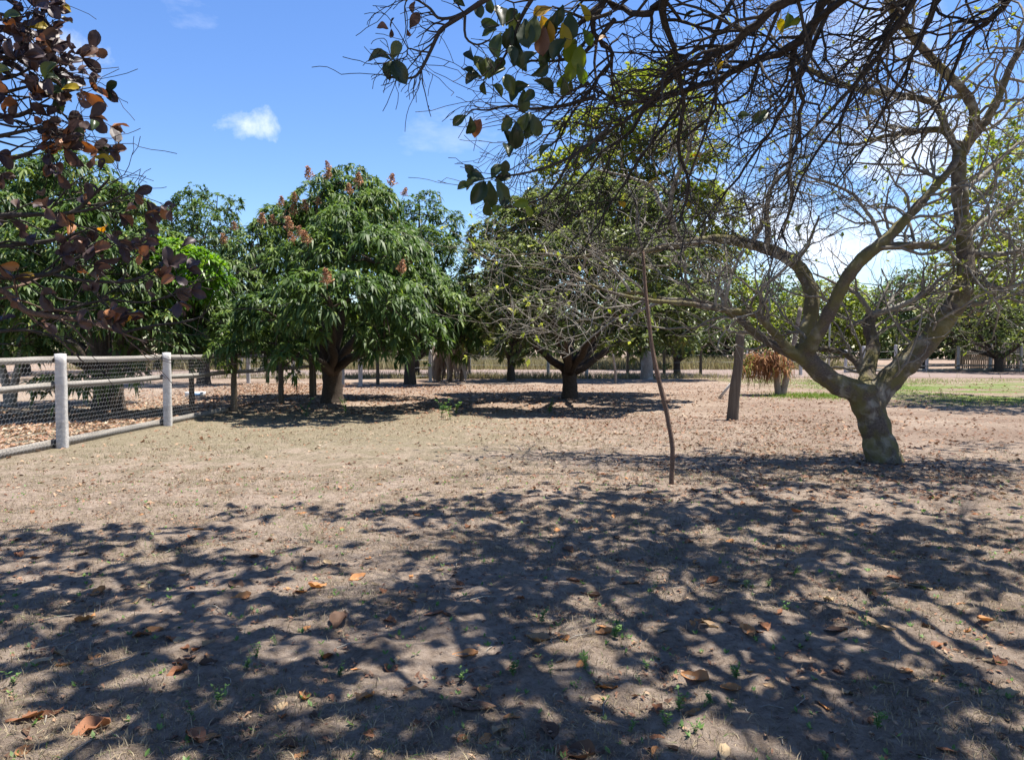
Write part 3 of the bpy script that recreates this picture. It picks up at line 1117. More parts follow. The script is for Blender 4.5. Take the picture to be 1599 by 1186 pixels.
def trough():
    p = G(305, 619)
    root = empty('feeding_trough', (p.x, p.y, 0), .1, 'small blue and white plastic trough on the leaf litter behind the fence', 'trough')
    mw = plain_mat('white plastic', (.55, .57, .6), (.72, .74, .76), 6, .5, 0, .4)
    mbu = plain_mat('blue plastic', (.08, .2, .42), (.14, .3, .55), 6, .5, 0, .4)
    w, d, h, t = .30, .14, .16, .012
    prof = [(-.25, 0), (.25, 0), (.30, h), (.285, h), (.24, t), (-.24, t), (-.285, h), (-.30, h)]
    mb = MB()
    v = [(x, y, z) for y in (-d, d) for x, z in prof]
    q = [(i, (i + 1) % 8, 8 + (i + 1) % 8, 8 + i) for i in range(8)]
    mb.add(v, q)
    mb.box(-.28, .28, -d - t, -d, 0, h)
    mb.box(-.28, .28, d, d + t, 0, h)
    mb.obj('basin', mw, root, False)
    mb = MB()
    mb.box(-.12, .2, -d - t - .004, -d - t, .02, h - .03)
    mb.obj('label_band', mbu, root, False)


trough()


def poles_back():
    # whitewashed leaning trunks behind the left paddock
    for (x0, y0, x1, y1, r, lab) in [(366, 590, 346, 545, .07, 'whitewashed leaning trunk, left of the pair behind the left paddock'), (372, 590, 384, 540, .06, 'whitewashed trunk leaning right behind the left paddock')]:
        a = G(x0, y0)
        b = P(x1, y1 - 25, a.y)
        root = empty('young_trunk', a, 0, lab, 'tree trunk', 'whitewashed trunks')
        mb = MB()
        p, rr = smooth_line([Vector((0, 0, -.1)), (b - a) * .5 + Vector((.05, 0, .05)), b - a], [r, r * .85, r * .6], 5)
        mb.tube(p, rr, 8)
        mb.obj('trunk', M_concrete_far, root)
        mb = MB()
        rnd = random.Random(int(x0))
        for k in range(3):
            e = (b - a) + Vector((rnd.uniform(-.6, .6), rnd.uniform(-.5, .5), rnd.uniform(.5, 1.1)))
            mb.tube(curve3(b - a, (b - a + e) / 2 + Vector((0, 0, .2)), e, 5), [r * .5, r * .4, r * .3, r * .25, r * .15], 5)
        mb.obj('branch', M_pale_bark, root, kind=None)
    # pale forked stem at the far left behind the fence
    a = G(16, 634)
    root = empty('young_trunk', a, 0, 'pale forked trunk at the far left edge behind the fence', 'tree trunk')
    for dx in (-.2, .28):
        mb = MB()
        p, rr = smooth_line([Vector((0, 0, -.1)), Vector((dx * .4, 0, .5)), Vector((dx, 0, 1.2)), Vector((dx * 1.3, .1, 2.0))], [.15, .11, .085, .06], 4)
        mb.tube(p, rr, 9)
        mb.obj('stem', M_pale_bark, root)


poles_back()

# ------------------------------------------------------------------ posts of the far fences
MP_far = [post_mesh(1.0, .16, .16, M_concrete_far, 20 + i, .96) for i in range(2)]
MP_dark = post_mesh(1.0, .15, .14, M_postwood, 25, .9)


def far_fence(name, posts, label, rails, wires, dark=()):
    first = G(posts[0][0], posts[0][1])
    root = empty(name, first, 0, label, 'fence')
    prev = None
    for i, (px, py, top) in enumerate(posts):
        b = G(px, py)
        hgt = P(px, top, b.y).z
        o = place('post', MP_dark if i in dark else MP_far[i % 2], root, loc=b - first, rz=.1)
        o.scale = (1, 1, hgt)
        if prev is not None:
            for z, hh in rails:
                mb = MB()
                d = b - prev
                L = d.length
                M = Matrix.Translation(prev - first + Vector((0, -.1, z))) @ Matrix.Rotation(math.atan2(d.y, d.x), 4, 'Z')
                mb.box(0, L, -.02, .02, -hh / 2, hh / 2, M)
                mb.obj('rail', M_railx, root, False)
            for z in wires:
                mb = MB()
                mb.tube([prev - first + Vector((0, 0, z)), (prev + b) / 2 - first + Vector((0, 0, z - .03)), b - first + Vector((0, 0, z))], [.008] * 3, 4)
                mb.obj('wire', M_wire, root)
        prev = b
    return root


far_fence('post_fence', [(388, 598, 547), (418, 597, 556), (458, 596, 553), (487, 619, 552), (535, 601, 545), (563, 603, 556), (590, 600, 556), (672, 596, 546), (733, 590, 549), (856, 590, 553), (916, 591, 555)],
          'white post and wire fence crossing behind the mango trunk', [], [.3, .7, 1.05], dark=(1, 3, 6))
far_fence('post_fence', [(980, 587, 545), (1037, 588, 546), (1094, 585, 544), (1165, 586, 545), (1250, 586, 544)],
          'post and wire fence beside the road right of the middle tree', [], [.35, .8, 1.2], dark=(0, 1, 2))
far_fence('post_fence', [(1320, 583, 546), (1348, 582, 540), (1398, 580, 538), (1447, 581, 545), (1496, 580, 540), (1546, 580, 536), (1594, 581, 534), (1660, 582, 533)],
          'row of white posts with low boards along the right hand yard edge', [(.12, .22), (.42, .1)], [.9, 1.4])


def palisade():
    root = empty('palisade_fence', P(1560, 560, 58).to_3d() * 1.0, 0, 'brown palisade of upright stakes far behind the white posts', 'fence')
    bx = root.location.copy()
    root.location.z = 0
    bx.z = 0
    rnd = random.Random(3)
    me = []
    for k in range(4):
        mb = MB()
        h = 1.65 + .12 * k
        mb.tube([(0, 0, -.1), (.01, 0, h * .5), (0, 0, h), (0, 0, h + .12)], [.065, .06, .055, .01], 6)
        me.append(mb.mesh('stake', M_pale_bark))
    for i in range(64):
        x = -3.4 + i * .17
        place('stake', me[rnd.randrange(4)], root, loc=(x, rnd.uniform(-.04, .04), 0), rz=rnd.uniform(0, 6))
    mb = MB()
    mb.box(-3.5, 7.6, -.12, -.07, 1.1, 1.2)
    mb.obj('rail', M_railx, root, False)


palisade()


def lamp_pole():
    b = G(1294, 592)
    root = empty('metal_pole', b, 0, 'thin grey metal pole standing behind the cashew fork', 'pole')
    mb = MB()
    mb.tube([(0, 0, -.1), (0, 0, 2.2), (0, 0, 4.4)], [.06, .05, .04], 8)
    mb.obj('shaft', M_wire, root)
    mb = MB()
    mb.tube([(0, 0, 0), (0, 0, .12)], [.12, .11], 10)
    mb.obj('base_plate', M_wire, root)


lamp_pole()


def thin_stake():
    a = G(962, 599)
    b = P(957, 553, a.y)
    root = empty('leaning_stake', a, 0, 'thin grey stake leaning near the road right of the middle tree', 'stake')
    mb = MB()
    d = b - a
    p, r = smooth_line([Vector((0, 0, -.1)), d * .5 + Vector((.03, 0, 0)), d], [.06, .055, .045], 4)
    mb.tube(p, r, 7)
    mb.obj('shaft', M_pale_bark, root)


thin_stake()

# dead banana clump


def banana():
    b = G(703, 595)
    root = empty('dead_banana', b, 0, 'dead banana clump with hanging brown leaves beside a white post', 'plant')
    rs = np.random.RandomState(4)
    for s in range(3):
        mb = MB()
        x = (s - 1) * .55
        mb.tube([(x, 0, -.1), (x + .03, 0, .8), (x + .08 * (s - 1), 0, 1.75)], [.11, .09, .05], 9)
        mb.obj('stem', M_banana, root)
    for k in range(80):
        mb = MB()
        x0 = rs.uniform(-.85, .85)
        y0 = rs.uniform(-.6, .1)
        zt = rs.uniform(1.1, 2.0)
        L = rs.uniform(.8, 1.6)
        w = rs.uniform(.06, .16)
        a = rs.uniform(0, 6.28)
        v = []
        n = 6
        for i in range(n):
            t = i / (n - 1)
            c = np.array([x0 + .18 * math.cos(a) * t + .05 * math.sin(5 * t + k), y0 + .15 * math.sin(a) * t, max(.03, zt - L * t)])
            ww = w * (1 - .7 * t) * np.array([math.cos(a + 1.2 * t), math.sin(a + 1.2 * t), 0])
            v += [c - ww, c + ww]
        q = [(2 * i, 2 * i + 1, 2 * i + 3, 2 * i + 2) for i in range(n - 1)]
        mb.add(v, q, tone=rs.random())
        mb.obj('leaf', M_banana, root)


banana()

# ------------------------------------------------------------------ post, white stick and the dry twin stemmed plant


def old_post():
    b = G(1143, 655)
    t = P(1156, 520, b.y)
    root = empty('wooden_post', b, 0, 'weathered wooden post standing left of the rust coloured dry plant', 'post')
    d = t - b
    mb = MB()
    p, r = smooth_line([Vector((0, 0, -.15)), d * .33 + Vector((.0, 0, 0)), d * .66 + Vector((.02, 0, 0)), d], [.135, .12, .105, .095], 5)
    mb.tube(p, r, 10, rough=.12, rng=np.random.default_rng(4))
    mb.obj('shaft', M_postwood, root)
    mb = MB()
    mb.tube([d * .95, d * .97 + Vector((.12, 0, .12)), d + Vector((.2, 0, .3))], [.05, .04, .03], 7)
    mb.obj('fork', M_postwood, root)
    a = G(1123, 622)
    e = P(1141, 599, a.y - .3)
    root = empty('white_stick', a, 0, 'short white stick leaning towards the wooden post', 'stick')
    mb = MB()
    mb.tube([Vector((0, 0, 0)), (e - a) * .5, e - a], [.05, .045, .04], 7)
    mb.obj('shaft', M_concrete_far, root)


old_post()


def dry_plant():
    b = G(1218, 616)
    root = empty('dry_plant', b, 0, 'twin stemmed small tree with drooping rust orange dry fronds', 'tree')
    D = b.y
    rs = np.random.RandomState(6)
    pts = [[(1216, 617), (1213, 590), (1212, 568), (1205, 548)], [(1221, 617), (1229, 585), (1236, 555), (1243, 520), (1250, 480)]]
    for k in range(7):
        mb = MB()
        e_ = P(1160 + 10 * k, 545 + 6 * (k % 3), D - .3) - b
        s_ = P(1212, 572, D) - b
        mb.tube(curve3(s_, (s_ + e_) / 2 + Vector((0, 0, .25)), e_, 6), [.04, .034, .028, .022, .016, .01], 5)
        mb.obj('branch', M_stick, root)
    for pl in pts:
        mb = MB()
        q = [P(x, y, D) - b for x, y in pl]
        q[0].z = -.1
        p, r = smooth_line(q, list(np.linspace(.13, .07, len(q))), 4)
        mb.tube(p, r, 8, rough=.1, rng=np.random.default_rng(3))
        mb.obj('stem', M_pale_bark, root)
    mb = MB()
    top = [P(x, y, D - .3) - b for x, y in [(1170, 545), (1185, 540), (1200, 540), (1212, 545), (1160, 555), (1178, 548)]]
    cen = P(1190, 566, D - .3) - b
    clump = [rs.normal(0, 1, 3) for _ in range(26)]
    for i in range(1500):
        g_ = clump[i % 26] + rs.normal(0, .28, 3)
        g_ *= rs.uniform(.3, 1.12) / (np.linalg.norm(g_) + .01)
        c = np.array(cen) + g_ * np.array([.9, .7, .52]) + np.array([0, 0, -.12 * abs(g_[0])])
        a = rs.uniform(0, 6.28)
        L = rs.uniform(.2, .55)
        out = rs.uniform(.08, .26)
        d = np.array([math.cos(a) * out, math.sin(a) * out, 0])
        pts_ = []
        n = 4
        for k in range(n):
            t = k / (n - 1)
            pts_.append(np.array(c) + d * t + np.array([0, 0, .12 * t - L * t * t]) + rs.normal(0, .015, 3))
        w = rs.uniform(.014, .03)
        sd_ = np.array([-math.sin(a), math.cos(a), rs.uniform(-.4, .4)]) * w
        v = []
        for k, p_ in enumerate(pts_):
            s = sd_ * (1 - .8 * k / (n - 1))
            v += [p_ - s, p_ + s]
        tone = min(.88, rs.beta(2, 2))
        if (pts_[-1][0] < np.array(P(1165, 560, D) - b)[0] and rs.random() < .5) or rs.random() < .08:
            tone = 1.0
        mb.add(v, [(2 * k, 2 * k + 1, 2 * k + 3, 2 * k + 2) for k in range(n - 1)], tone=tone)
    mb.obj('crown', M_dryhang, root, kind='stuff')


dry_plant()

# ------------------------------------------------------------------ branching growth


def grow(out, p, d, L, r, lev, rnd, wig=.25, trop=Vector((0, 0, 0)), nch=(3, 4, 5), ang=(.5, 1.0), tips=None, seg=None, shrink=(.42, .68), keep=None):
    n = seg or (4 + lev * 2)
    st = L / n
    pts = [p.copy()]
    ds = [d]
    for i in range(n):
        d = (d + Vector((rnd.gauss(0, 1), rnd.gauss(0, 1), rnd.gauss(0, 1))) * wig + trop * .22).normalized()
        p = p + d * st
        pts.append(p.copy())
        ds.append(d)
    if keep is not None and not keep(pts[-1]):
        return
    rad = [max(r * (1 - .62 * i / n), .0022) for i in range(n + 1)]
    out.append((pts, rad, lev))
    if lev > 0:
        for k in range(nch[lev - 1]):
            i = rnd.randint(1, n)
            dd = ds[i]
            pv = dd.cross(Vector((rnd.gauss(0, 1), rnd.gauss(0, 1), rnd.gauss(0, 1)))).normalized()
            a = rnd.uniform(*ang)
            cd = dd * math.cos(a) + pv * math.sin(a)
            grow(out, pts[i], cd, L * rnd.uniform(*shrink), rad[i] * .66, lev - 1, rnd, wig, trop, nch, ang, tips, None, shrink, keep)
    if tips is not None and lev <= 1:
        tips.append((pts[-1], ds[-1]))


def tubes(mb, polys, base, sides=(3, 4, 5, 6)):
    for pts, rad, lev in polys:
        mb.tube([p - base for p in pts], rad, sides[min(lev, 3)], cap=False)


def cashew_leaf_mesh(name, mat, seed, cup=.12, curl=.15, L=1.0, asp=.58, nx=4, ny=6, wob=.02):
    """obovate leaf, unit length along +y, normal +z"""
    rs = np.random.RandomState(seed)
    v = []
    ts = [0, .1, .26, .46, .62, .78, .89, .96, 1]
    ny = len(ts) - 1
    for j in range(ny + 1):
        t = ts[j]
        w = asp * .5 * (.12 + .88 * math.sin(math.pi / 2 * min(1, t / .62)) ** 1.2 if t < .62 else math.sqrt(max(.012, 1 - ((t - .62) / .38) ** 2)))
        for i in range(nx + 1):
            s = (i / nx - .5) * 2
            x = s * w
            y = t - .03 * abs(s) * (t > .85)
            z = cup * abs(s) * w * 2 + curl * (t - .3) ** 2 * (-1) + rs.normal(0, wob)
            v.append((x * L, y * L, z * L))
    q = []
    for j in range(ny):
        for i in range(nx):
            a = j * (nx + 1) + i
            q.append((a, a + 1, a + nx + 2, a + nx + 1))
    mb = MB()
    mb.add(v, q)
    return mb.mesh(name, mat, True)


LG = [cashew_leaf_mesh('leaf', M_cash_green, i, .2 + .15 * i, .2 + .2 * i) for i in range(3)]
LBR = [cashew_leaf_mesh('leaf', M_cash_brown, i, .1 + .15 * i, .1 + .25 * i, wob=.02) for i in range(3)]
LY = [cashew_leaf_mesh('leaf', M_cash_yellow, i, .2, .3) for i in range(2)]


def leaf_at(root, base, p, d, size, meshes, rnd, nrm=None):
    """leaf object growing from p along d"""
    y = d.normalized()
    up = nrm or Vector((rnd.uniform(-.5, .5), rnd.uniform(-.5, .5), 1))
    x = y.cross(up)
    if x.length < .05:
        x = Vector((1, 0, 0))
    x.normalize()
    z = x.cross(y).normalized()
    M = Matrix.Translation(p - base) @ Matrix((x, y, z)).transposed().to_4x4() @ Matrix.Scale(size, 4)
    return place('leaf', rnd.choice(meshes), root, M)


# ------------------------------------------------------------------ the bare cashew on the right
CB = G(1382, 727)
CB.z = 0
cashew = empty('cashew_tree', CB, 0, 'nearly leafless cashew tree with mossy trunk and crooked spreading limbs at the right', 'tree')


def Q(*pp):
    """pixel list (px, py, depth, radius) to points and radii"""
    return [P(a, b, c) for a, b, c, r in pp], [r for a, b, c, r in pp]


DC = 10.15
limbs_thick = [
    Q((1384, 752, DC, .30), (1383, 728, DC, .262), (1372, 690, DC, .215), (1362, 652, DC, .205), (1350, 618, DC, .215), (1348, 600, DC, .19)),
    # A: low left limb
    Q((1360, 640, DC, .19), (1338, 612, DC, .165), (1308, 600, DC, .15), (1275, 575, DC, .14), (1256, 552, DC, .125), (1254, 535, DC, .10)),
    # A1: dark limb up to the right
    Q((1262, 562, DC, .10), (1266, 540, DC - .1, .10), (1282, 512, DC - .2, .095), (1300, 478, DC - .3, .09), (1320, 438, DC - .35, .088), (1346, 404, DC - .4, .088), (1376, 380, DC - .4, .082), (1412, 345, DC - .4, .066), (1448, 305, DC - .4, .058), (1486, 262, DC - .4, .05), (1500, 235, DC - .3, .04)),
    # A3: thick limb behind, curving back to the left
    Q((1256, 560, DC + .1, .10), (1262, 515, DC + .3, .115), (1268, 475, DC + .4, .11), (1263, 445, DC + .5, .105), (1245, 414, DC + .6, .10), (1210, 393, DC + .7, .092), (1150, 376, DC + .8, .08), (1110, 374, DC + .9, .07), (1067, 380, DC + 1, .062), (1040, 386, DC + 1, .05), (1005, 392, DC + 1.1, .045), (960, 388, DC + 1.2, .035), (900, 402, DC + 1.3, .028), (840, 396, DC + 1.4, .02), (770, 402, DC + 1.5, .012)),
    # A2: two low limbs to the left
    Q((1256, 562, DC, .09), (1232, 545, DC - .1, .07), (1198, 507, DC - .2, .055), (1180, 491, DC - .3, .05), (1131, 484, DC - .4, .042), (1075, 474, DC - .5, .038), (1007, 468, DC - .6, .03), (940, 452, DC - .7, .024), (880, 425, DC - .8, .018), (800, 415, DC - .9, .01)),
    Q((1245, 556, DC, .085), (1222, 546, DC + .1, .072), (1187, 525, DC + .2, .06), (1150, 495, DC + .3, .052), (1124, 480, DC + .4, .046), (1085, 470, DC + .5, .038), (1030, 466, DC + .6, .032), (985, 456, DC + .6, .028), (950, 470, DC + .7, .022), (900, 505, DC + .8, .015), (850, 520, DC + .9, .01)),
    # B: upright middle limb, broken at the top
    Q((1352, 612, DC, .14), (1356, 575, DC + .25, .105), (1364, 540, DC + .4, .095), (1357, 512, DC + .5, .088), (1360, 490, DC + .55, .085)),
    Q((1352, 600, DC + .1, .06), (1344, 575, DC + .3, .055), (1325, 555, DC + .4, .05), (1300, 546, DC + .5, .046), (1276, 545, DC + .5, .04)),
    # C: big right limb
    Q((1362, 625, DC, .17), (1392, 590, DC, .16), (1420, 562, DC - .05, .152), (1450, 530, DC - .1, .145), (1480, 492, DC - .15, .13), (1500, 460, DC - .15, .12), (1509, 425, DC - .1, .105), (1506, 380, DC, .1), (1501, 330, DC, .095), (1497, 280, DC, .092), (1498, 245, DC, .085), (1502, 222, DC, .07)),
    # C1..C4 above the upper fork
    Q((1500, 240, DC, .06), (1524, 208, DC - .1, .062), (1552, 168, DC - .2, .055), (1577, 106, DC - .3, .048), (1602, 62, DC - .4, .042), (1640, -20, DC - .5, .03)),
    Q((1506, 235, DC, .06), (1522, 185, DC - .2, .068), (1507, 146, DC - .3, .066), (1464, 101, DC - .4, .06), (1436, 70, DC - .5, .055), (1408, 38, DC - .6, .048), (1388, 0, DC - .7, .04), (1370, -60, DC - .8, .03)),
    Q((1496, 240, DC + .1, .055), (1484, 214, DC + .2, .055), (1466, 203, DC + .3, .05), (1431, 205, DC + .4, .043), (1380, 213, DC + .6, .035), (1330, 226, DC + .7, .026), (1270, 215, DC + .9, .016)),
    Q((1482, 215, DC + .2, .05), (1464, 168, DC + .3, .055), (1440, 155, DC + .4, .052), (1400, 148, DC + .5, .048), (1337, 139, DC + .6, .042), (1281, 116, DC + .7, .036), (1240, 92, DC + .8, .028), (1200, 50, DC + .9, .02), (1170, 0, DC + 1, .014)),
    # cross limb and its fork
    Q((1370, 385, DC - .4, .06), (1400, 384, DC - .4, .055), (1440, 383, DC - .3, .052), (1490, 388, DC - .2, .05)),
]
thin_limbs = [
    Q((1509, 425, DC, .05), (1530, 440, DC - .1, .045), (1565, 452, DC - .2, .038), (1599, 440, DC - .3, .03), (1650, 420, DC - .5, .02)),
    Q((1506, 390, DC, .05), (1545, 398, DC - .1, .042), (1590, 392, DC - .2, .034), (1650, 370, DC - .4, .02)),
    Q((1500, 465, DC, .04), (1530, 475, DC - .2, .035), (1570, 462, DC - .3, .028), (1610, 455, DC - .4, .02)),
    Q((1508, 372, DC, .035), (1540, 340, DC + .2, .03), (1580, 320, DC + .4, .024), (1640, 290, DC + .6, .015)),
    Q((1500, 300, DC, .035), (1540, 270, DC + .3, .03), (1590, 225, DC + .5, .022), (1640, 215, DC + .7, .014)),
    Q((1360, 492, DC + .5, .05), (1346, 468, DC + .5, .035), (1332, 455, DC + .6, .028), (1300, 440, DC + .7, .02), (1270, 425, DC + .8, .012)),
    Q((1360, 492, DC + .5, .06), (1385, 484, DC + .4, .045), (1412, 474, DC + .3, .038), (1440, 460, DC + .2, .03), (1475, 430, DC + .1, .02)),
    Q((1350, 500, DC + .5, .035), (1335, 505, DC + .5, .03), (1322, 510, DC + .4, .02)),
    Q((1067, 382, DC + 1, .05), (1050, 350, DC + .9, .045), (1046, 318, DC + .8, .04), (1055, 280, DC + .7, .032), (1072, 250, DC + .6, .026), (1078, 215, DC + .5, .02), (1074, 180, DC + .5, .014)),
    Q((1050, 345, DC + .9, .04), (1030, 315, DC + .9, .034), (1015, 290, DC + 1, .026), (980, 275, DC + 1, .02), (930, 265, DC + 1.1, .012)),
    Q((1196, 392, DC + .6, .045), (1199, 365, DC + .5, .042), (1197, 320, DC + .4, .036), (1208, 285, DC + .3, .03), (1232, 262, DC + .2, .028), (1234, 220, DC + .1, .024), (1240, 160, DC, .018), (1235, 90, DC, .012)),
    Q((1170, 384, DC + .6, .035), (1182, 366, DC + .5, .03), (1195, 340, DC + .5, .02)),
    Q((1232, 264, DC, .028), (1236, 300, DC, .026), (1228, 345, DC + .2, .02), (1216, 375, DC + .4, .014)),
    Q((1376, 372, DC - .4, .03), (1360, 340, DC - .3, .026), (1332, 305, DC - .2, .022), (1295, 285, DC - .1, .018), (1245, 272, DC, .012)),
    Q((1240, 410, DC + .6, .026), (1262, 385, DC + .4, .022), (1272, 355, DC + .3, .018), (1280, 335, DC + .3, .012)),
    Q((1188, 505, DC - .2, .03), (1187, 470, DC - .4, .026), (1192, 448, DC - .5, .022), (1218, 425, DC - .5, .02), (1240, 405, DC - .6, .016), (1262, 380, DC - .6, .01)),
    Q((1130, 484, DC - .4, .03), (1136, 455, DC - .5, .026), (1146, 420, DC - .4, .02), (1160, 390, DC - .4, .012)),
    Q((985, 456, DC + .6, .025), (960, 425, DC + .6, .02), (935, 405, DC + .6, .015), (900, 380, DC + .6, .009)),
    Q((1040, 467, DC + .5, .025), (1000, 485, DC + .4, .02), (960, 500, DC + .4, .015), (915, 535, DC + .3, .01), (880, 560, DC + .3, .006)),
]


def build_cashew():
    mb = MB()
    rg = np.random.default_rng(3)
    for li, (pts, rad) in enumerate(limbs_thick):
        fat = 1.0 if li == 0 else (1.08 if li == 8 else 1.0)
        p, r = smooth_line(pts, [x * fat for x in rad], 4)
        p = [a - CB for a in p]
        r = [x * (1 + .06 * math.sin(i * 1.9) + rg.uniform(-.04, .04)) for i, x in enumerate(r)]
        mb.tube(p, r, 10)
    # root flare
    for a in ():
        d = Vector((math.cos(a), math.sin(a), 0))
        mb.tube([d * .10 + Vector((0, 0, .30)), d * .19 + Vector((0, 0, .08)), d * .30 + Vector((0, 0, -.06))], [.07, .075, .05], 7)
    o = mb.obj('trunk', M_cashew, cashew)
    m = o.modifiers.new('remesh', 'REMESH')
    m.mode = 'VOXEL'
    m.voxel_size = .016
    m.use_smooth_shade = True
    s = o.modifiers.new('smooth', 'SMOOTH')
    s.iterations = 6
    s.factor = .5
    tx = bpy.data.textures.new('bark_lumps', 'CLOUDS')
    tx.noise_scale = .09
    dm = o.modifiers.new('lumps', 'DISPLACE')
    dm.texture = tx
    dm.strength = .022
    dm.mid_level = .5
    rnd = random.Random(17)
    right_ok = None
    tips_all = []
    for k, (pts, rad) in enumerate(thin_limbs):
        mb = MB()
        p, r = smooth_line(pts, rad, 3)
        polys = [([q + Vector((rnd.uniform(-1, 1), rnd.uniform(-1, 1), rnd.uniform(-1, 1))) * .012 for q in p], r, 3)]
        n = len(p)
        tips = []
        for i in range(2, n):
            if rnd.random() < (.62 if p[i].x < 2.9 else .32):
                continue
            for rep in range(2 if rnd.random() < .3 else 1):
                t = (p[i] - p[i - 1]).normalized()
                pv = t.cross(Vector((rnd.gauss(0, 1), rnd.gauss(0, 1), rnd.gauss(0, 1)))).normalized()
                d = (t * .7 + pv + Vector((0, 0, .25))).normalized()
                grow(polys, p[i], d, rnd.uniform(.5, 1.3), max(.006, r[i] * .5), 2, rnd, .3, Vector((-.1, 0, .25)), (3, 4, 4), (.5, 1.05), tips, keep=lambda q: q.z > 1.35)
        tubes(mb, polys, CB)
        mb.obj('branch', M_cashew_twig, cashew)
        tips_all += tips
    # twigs from the thick limbs
    for k, (pts, rad) in enumerate(limbs_thick[2:]):
        tips = []
        p, r = smooth_line(pts, rad, 4)
        for i in range(3, len(p)):
            if r[i] > .075 and rnd.random() < .75:
                continue
            if rnd.random() < (.62 if p[i].x < 2.9 else .32):
                continue
            for rep in range(1 if r[i] > .03 else 2):
                t = (p[i] - p[i - 1]).normalized()
                pv = t.cross(Vector((rnd.gauss(0, 1), rnd.gauss(0, 1), rnd.gauss(0, 1)))).normalized()
                d = (t * .6 + pv + Vector((0, 0, .3))).normalized()
                polys = []
                grow(polys, p[i], d, rnd.uniform(.6, 1.7), min(.022, max(.008, r[i] * .5)), 2, rnd, .3, Vector((-.12, 0, .2)), (3, 4, 5), (.5, 1.05), tips, keep=lambda q: q.z > 1.35)
                if polys:
                    mb = MB()
                    tubes(mb, polys, CB)
                    mb.obj('branch', M_cashew_twig, cashew)
        tips_all += tips
    # sparse small leaves left on the tips
    rs = np.random.RandomState(4)
    sel = [t for t in tips_all if rs.random() < (.3 if t[0].x > 5.6 else .10)]
    C = np.array([tuple(t[0] - CB) for t in sel])
    N = np.array([tuple(t[1]) for t in sel])
    mb = MB()
    leaves_into(mb, C, N, .10, .055, 3, rs, .3, tone0=.2, tone1=1.0)
    mb.obj('crown', M_pale, cashew, False, kind='stuff')


build_cashew()

# ------------------------------------------------------------------ near cashew over the camera: dark twigs above, canopy out of the frame
NB = Vector((4.6, -1.6, 0))
near = empty('cashew_tree', NB, 0, 'cashew tree overhead whose dark twigs and big leaves hang in from the top', 'tree')
LB = Vector((-5.6, 2.2, 0))
leftt = empty('cashew_tree', LB, 0, 'cashew tree with backlit-purple tinted brown and orange leaves reaching in from the left edge', 'tree')


def tree_base(root, base, fork, tr):
    mb = MB()
    p, r = smooth_line([Vector((0, 0, -.2)), Vector((.05, 0, .4)), Vector((.12, .1, fork * .6)), Vector((.1, .2, fork))], [tr * 1.4, tr * 1.05, tr, tr * 1.05], 4)
    mb.tube(p, r, 12, rough=.1, rng=np.random.default_rng(1))
    mb.obj('trunk', M_cashew, root)
    return base + Vector((.1, .2, fork))


nf = tree_base(near, NB, 1.6, .24)
lf = tree_base(leftt, LB, 1.3, .22)


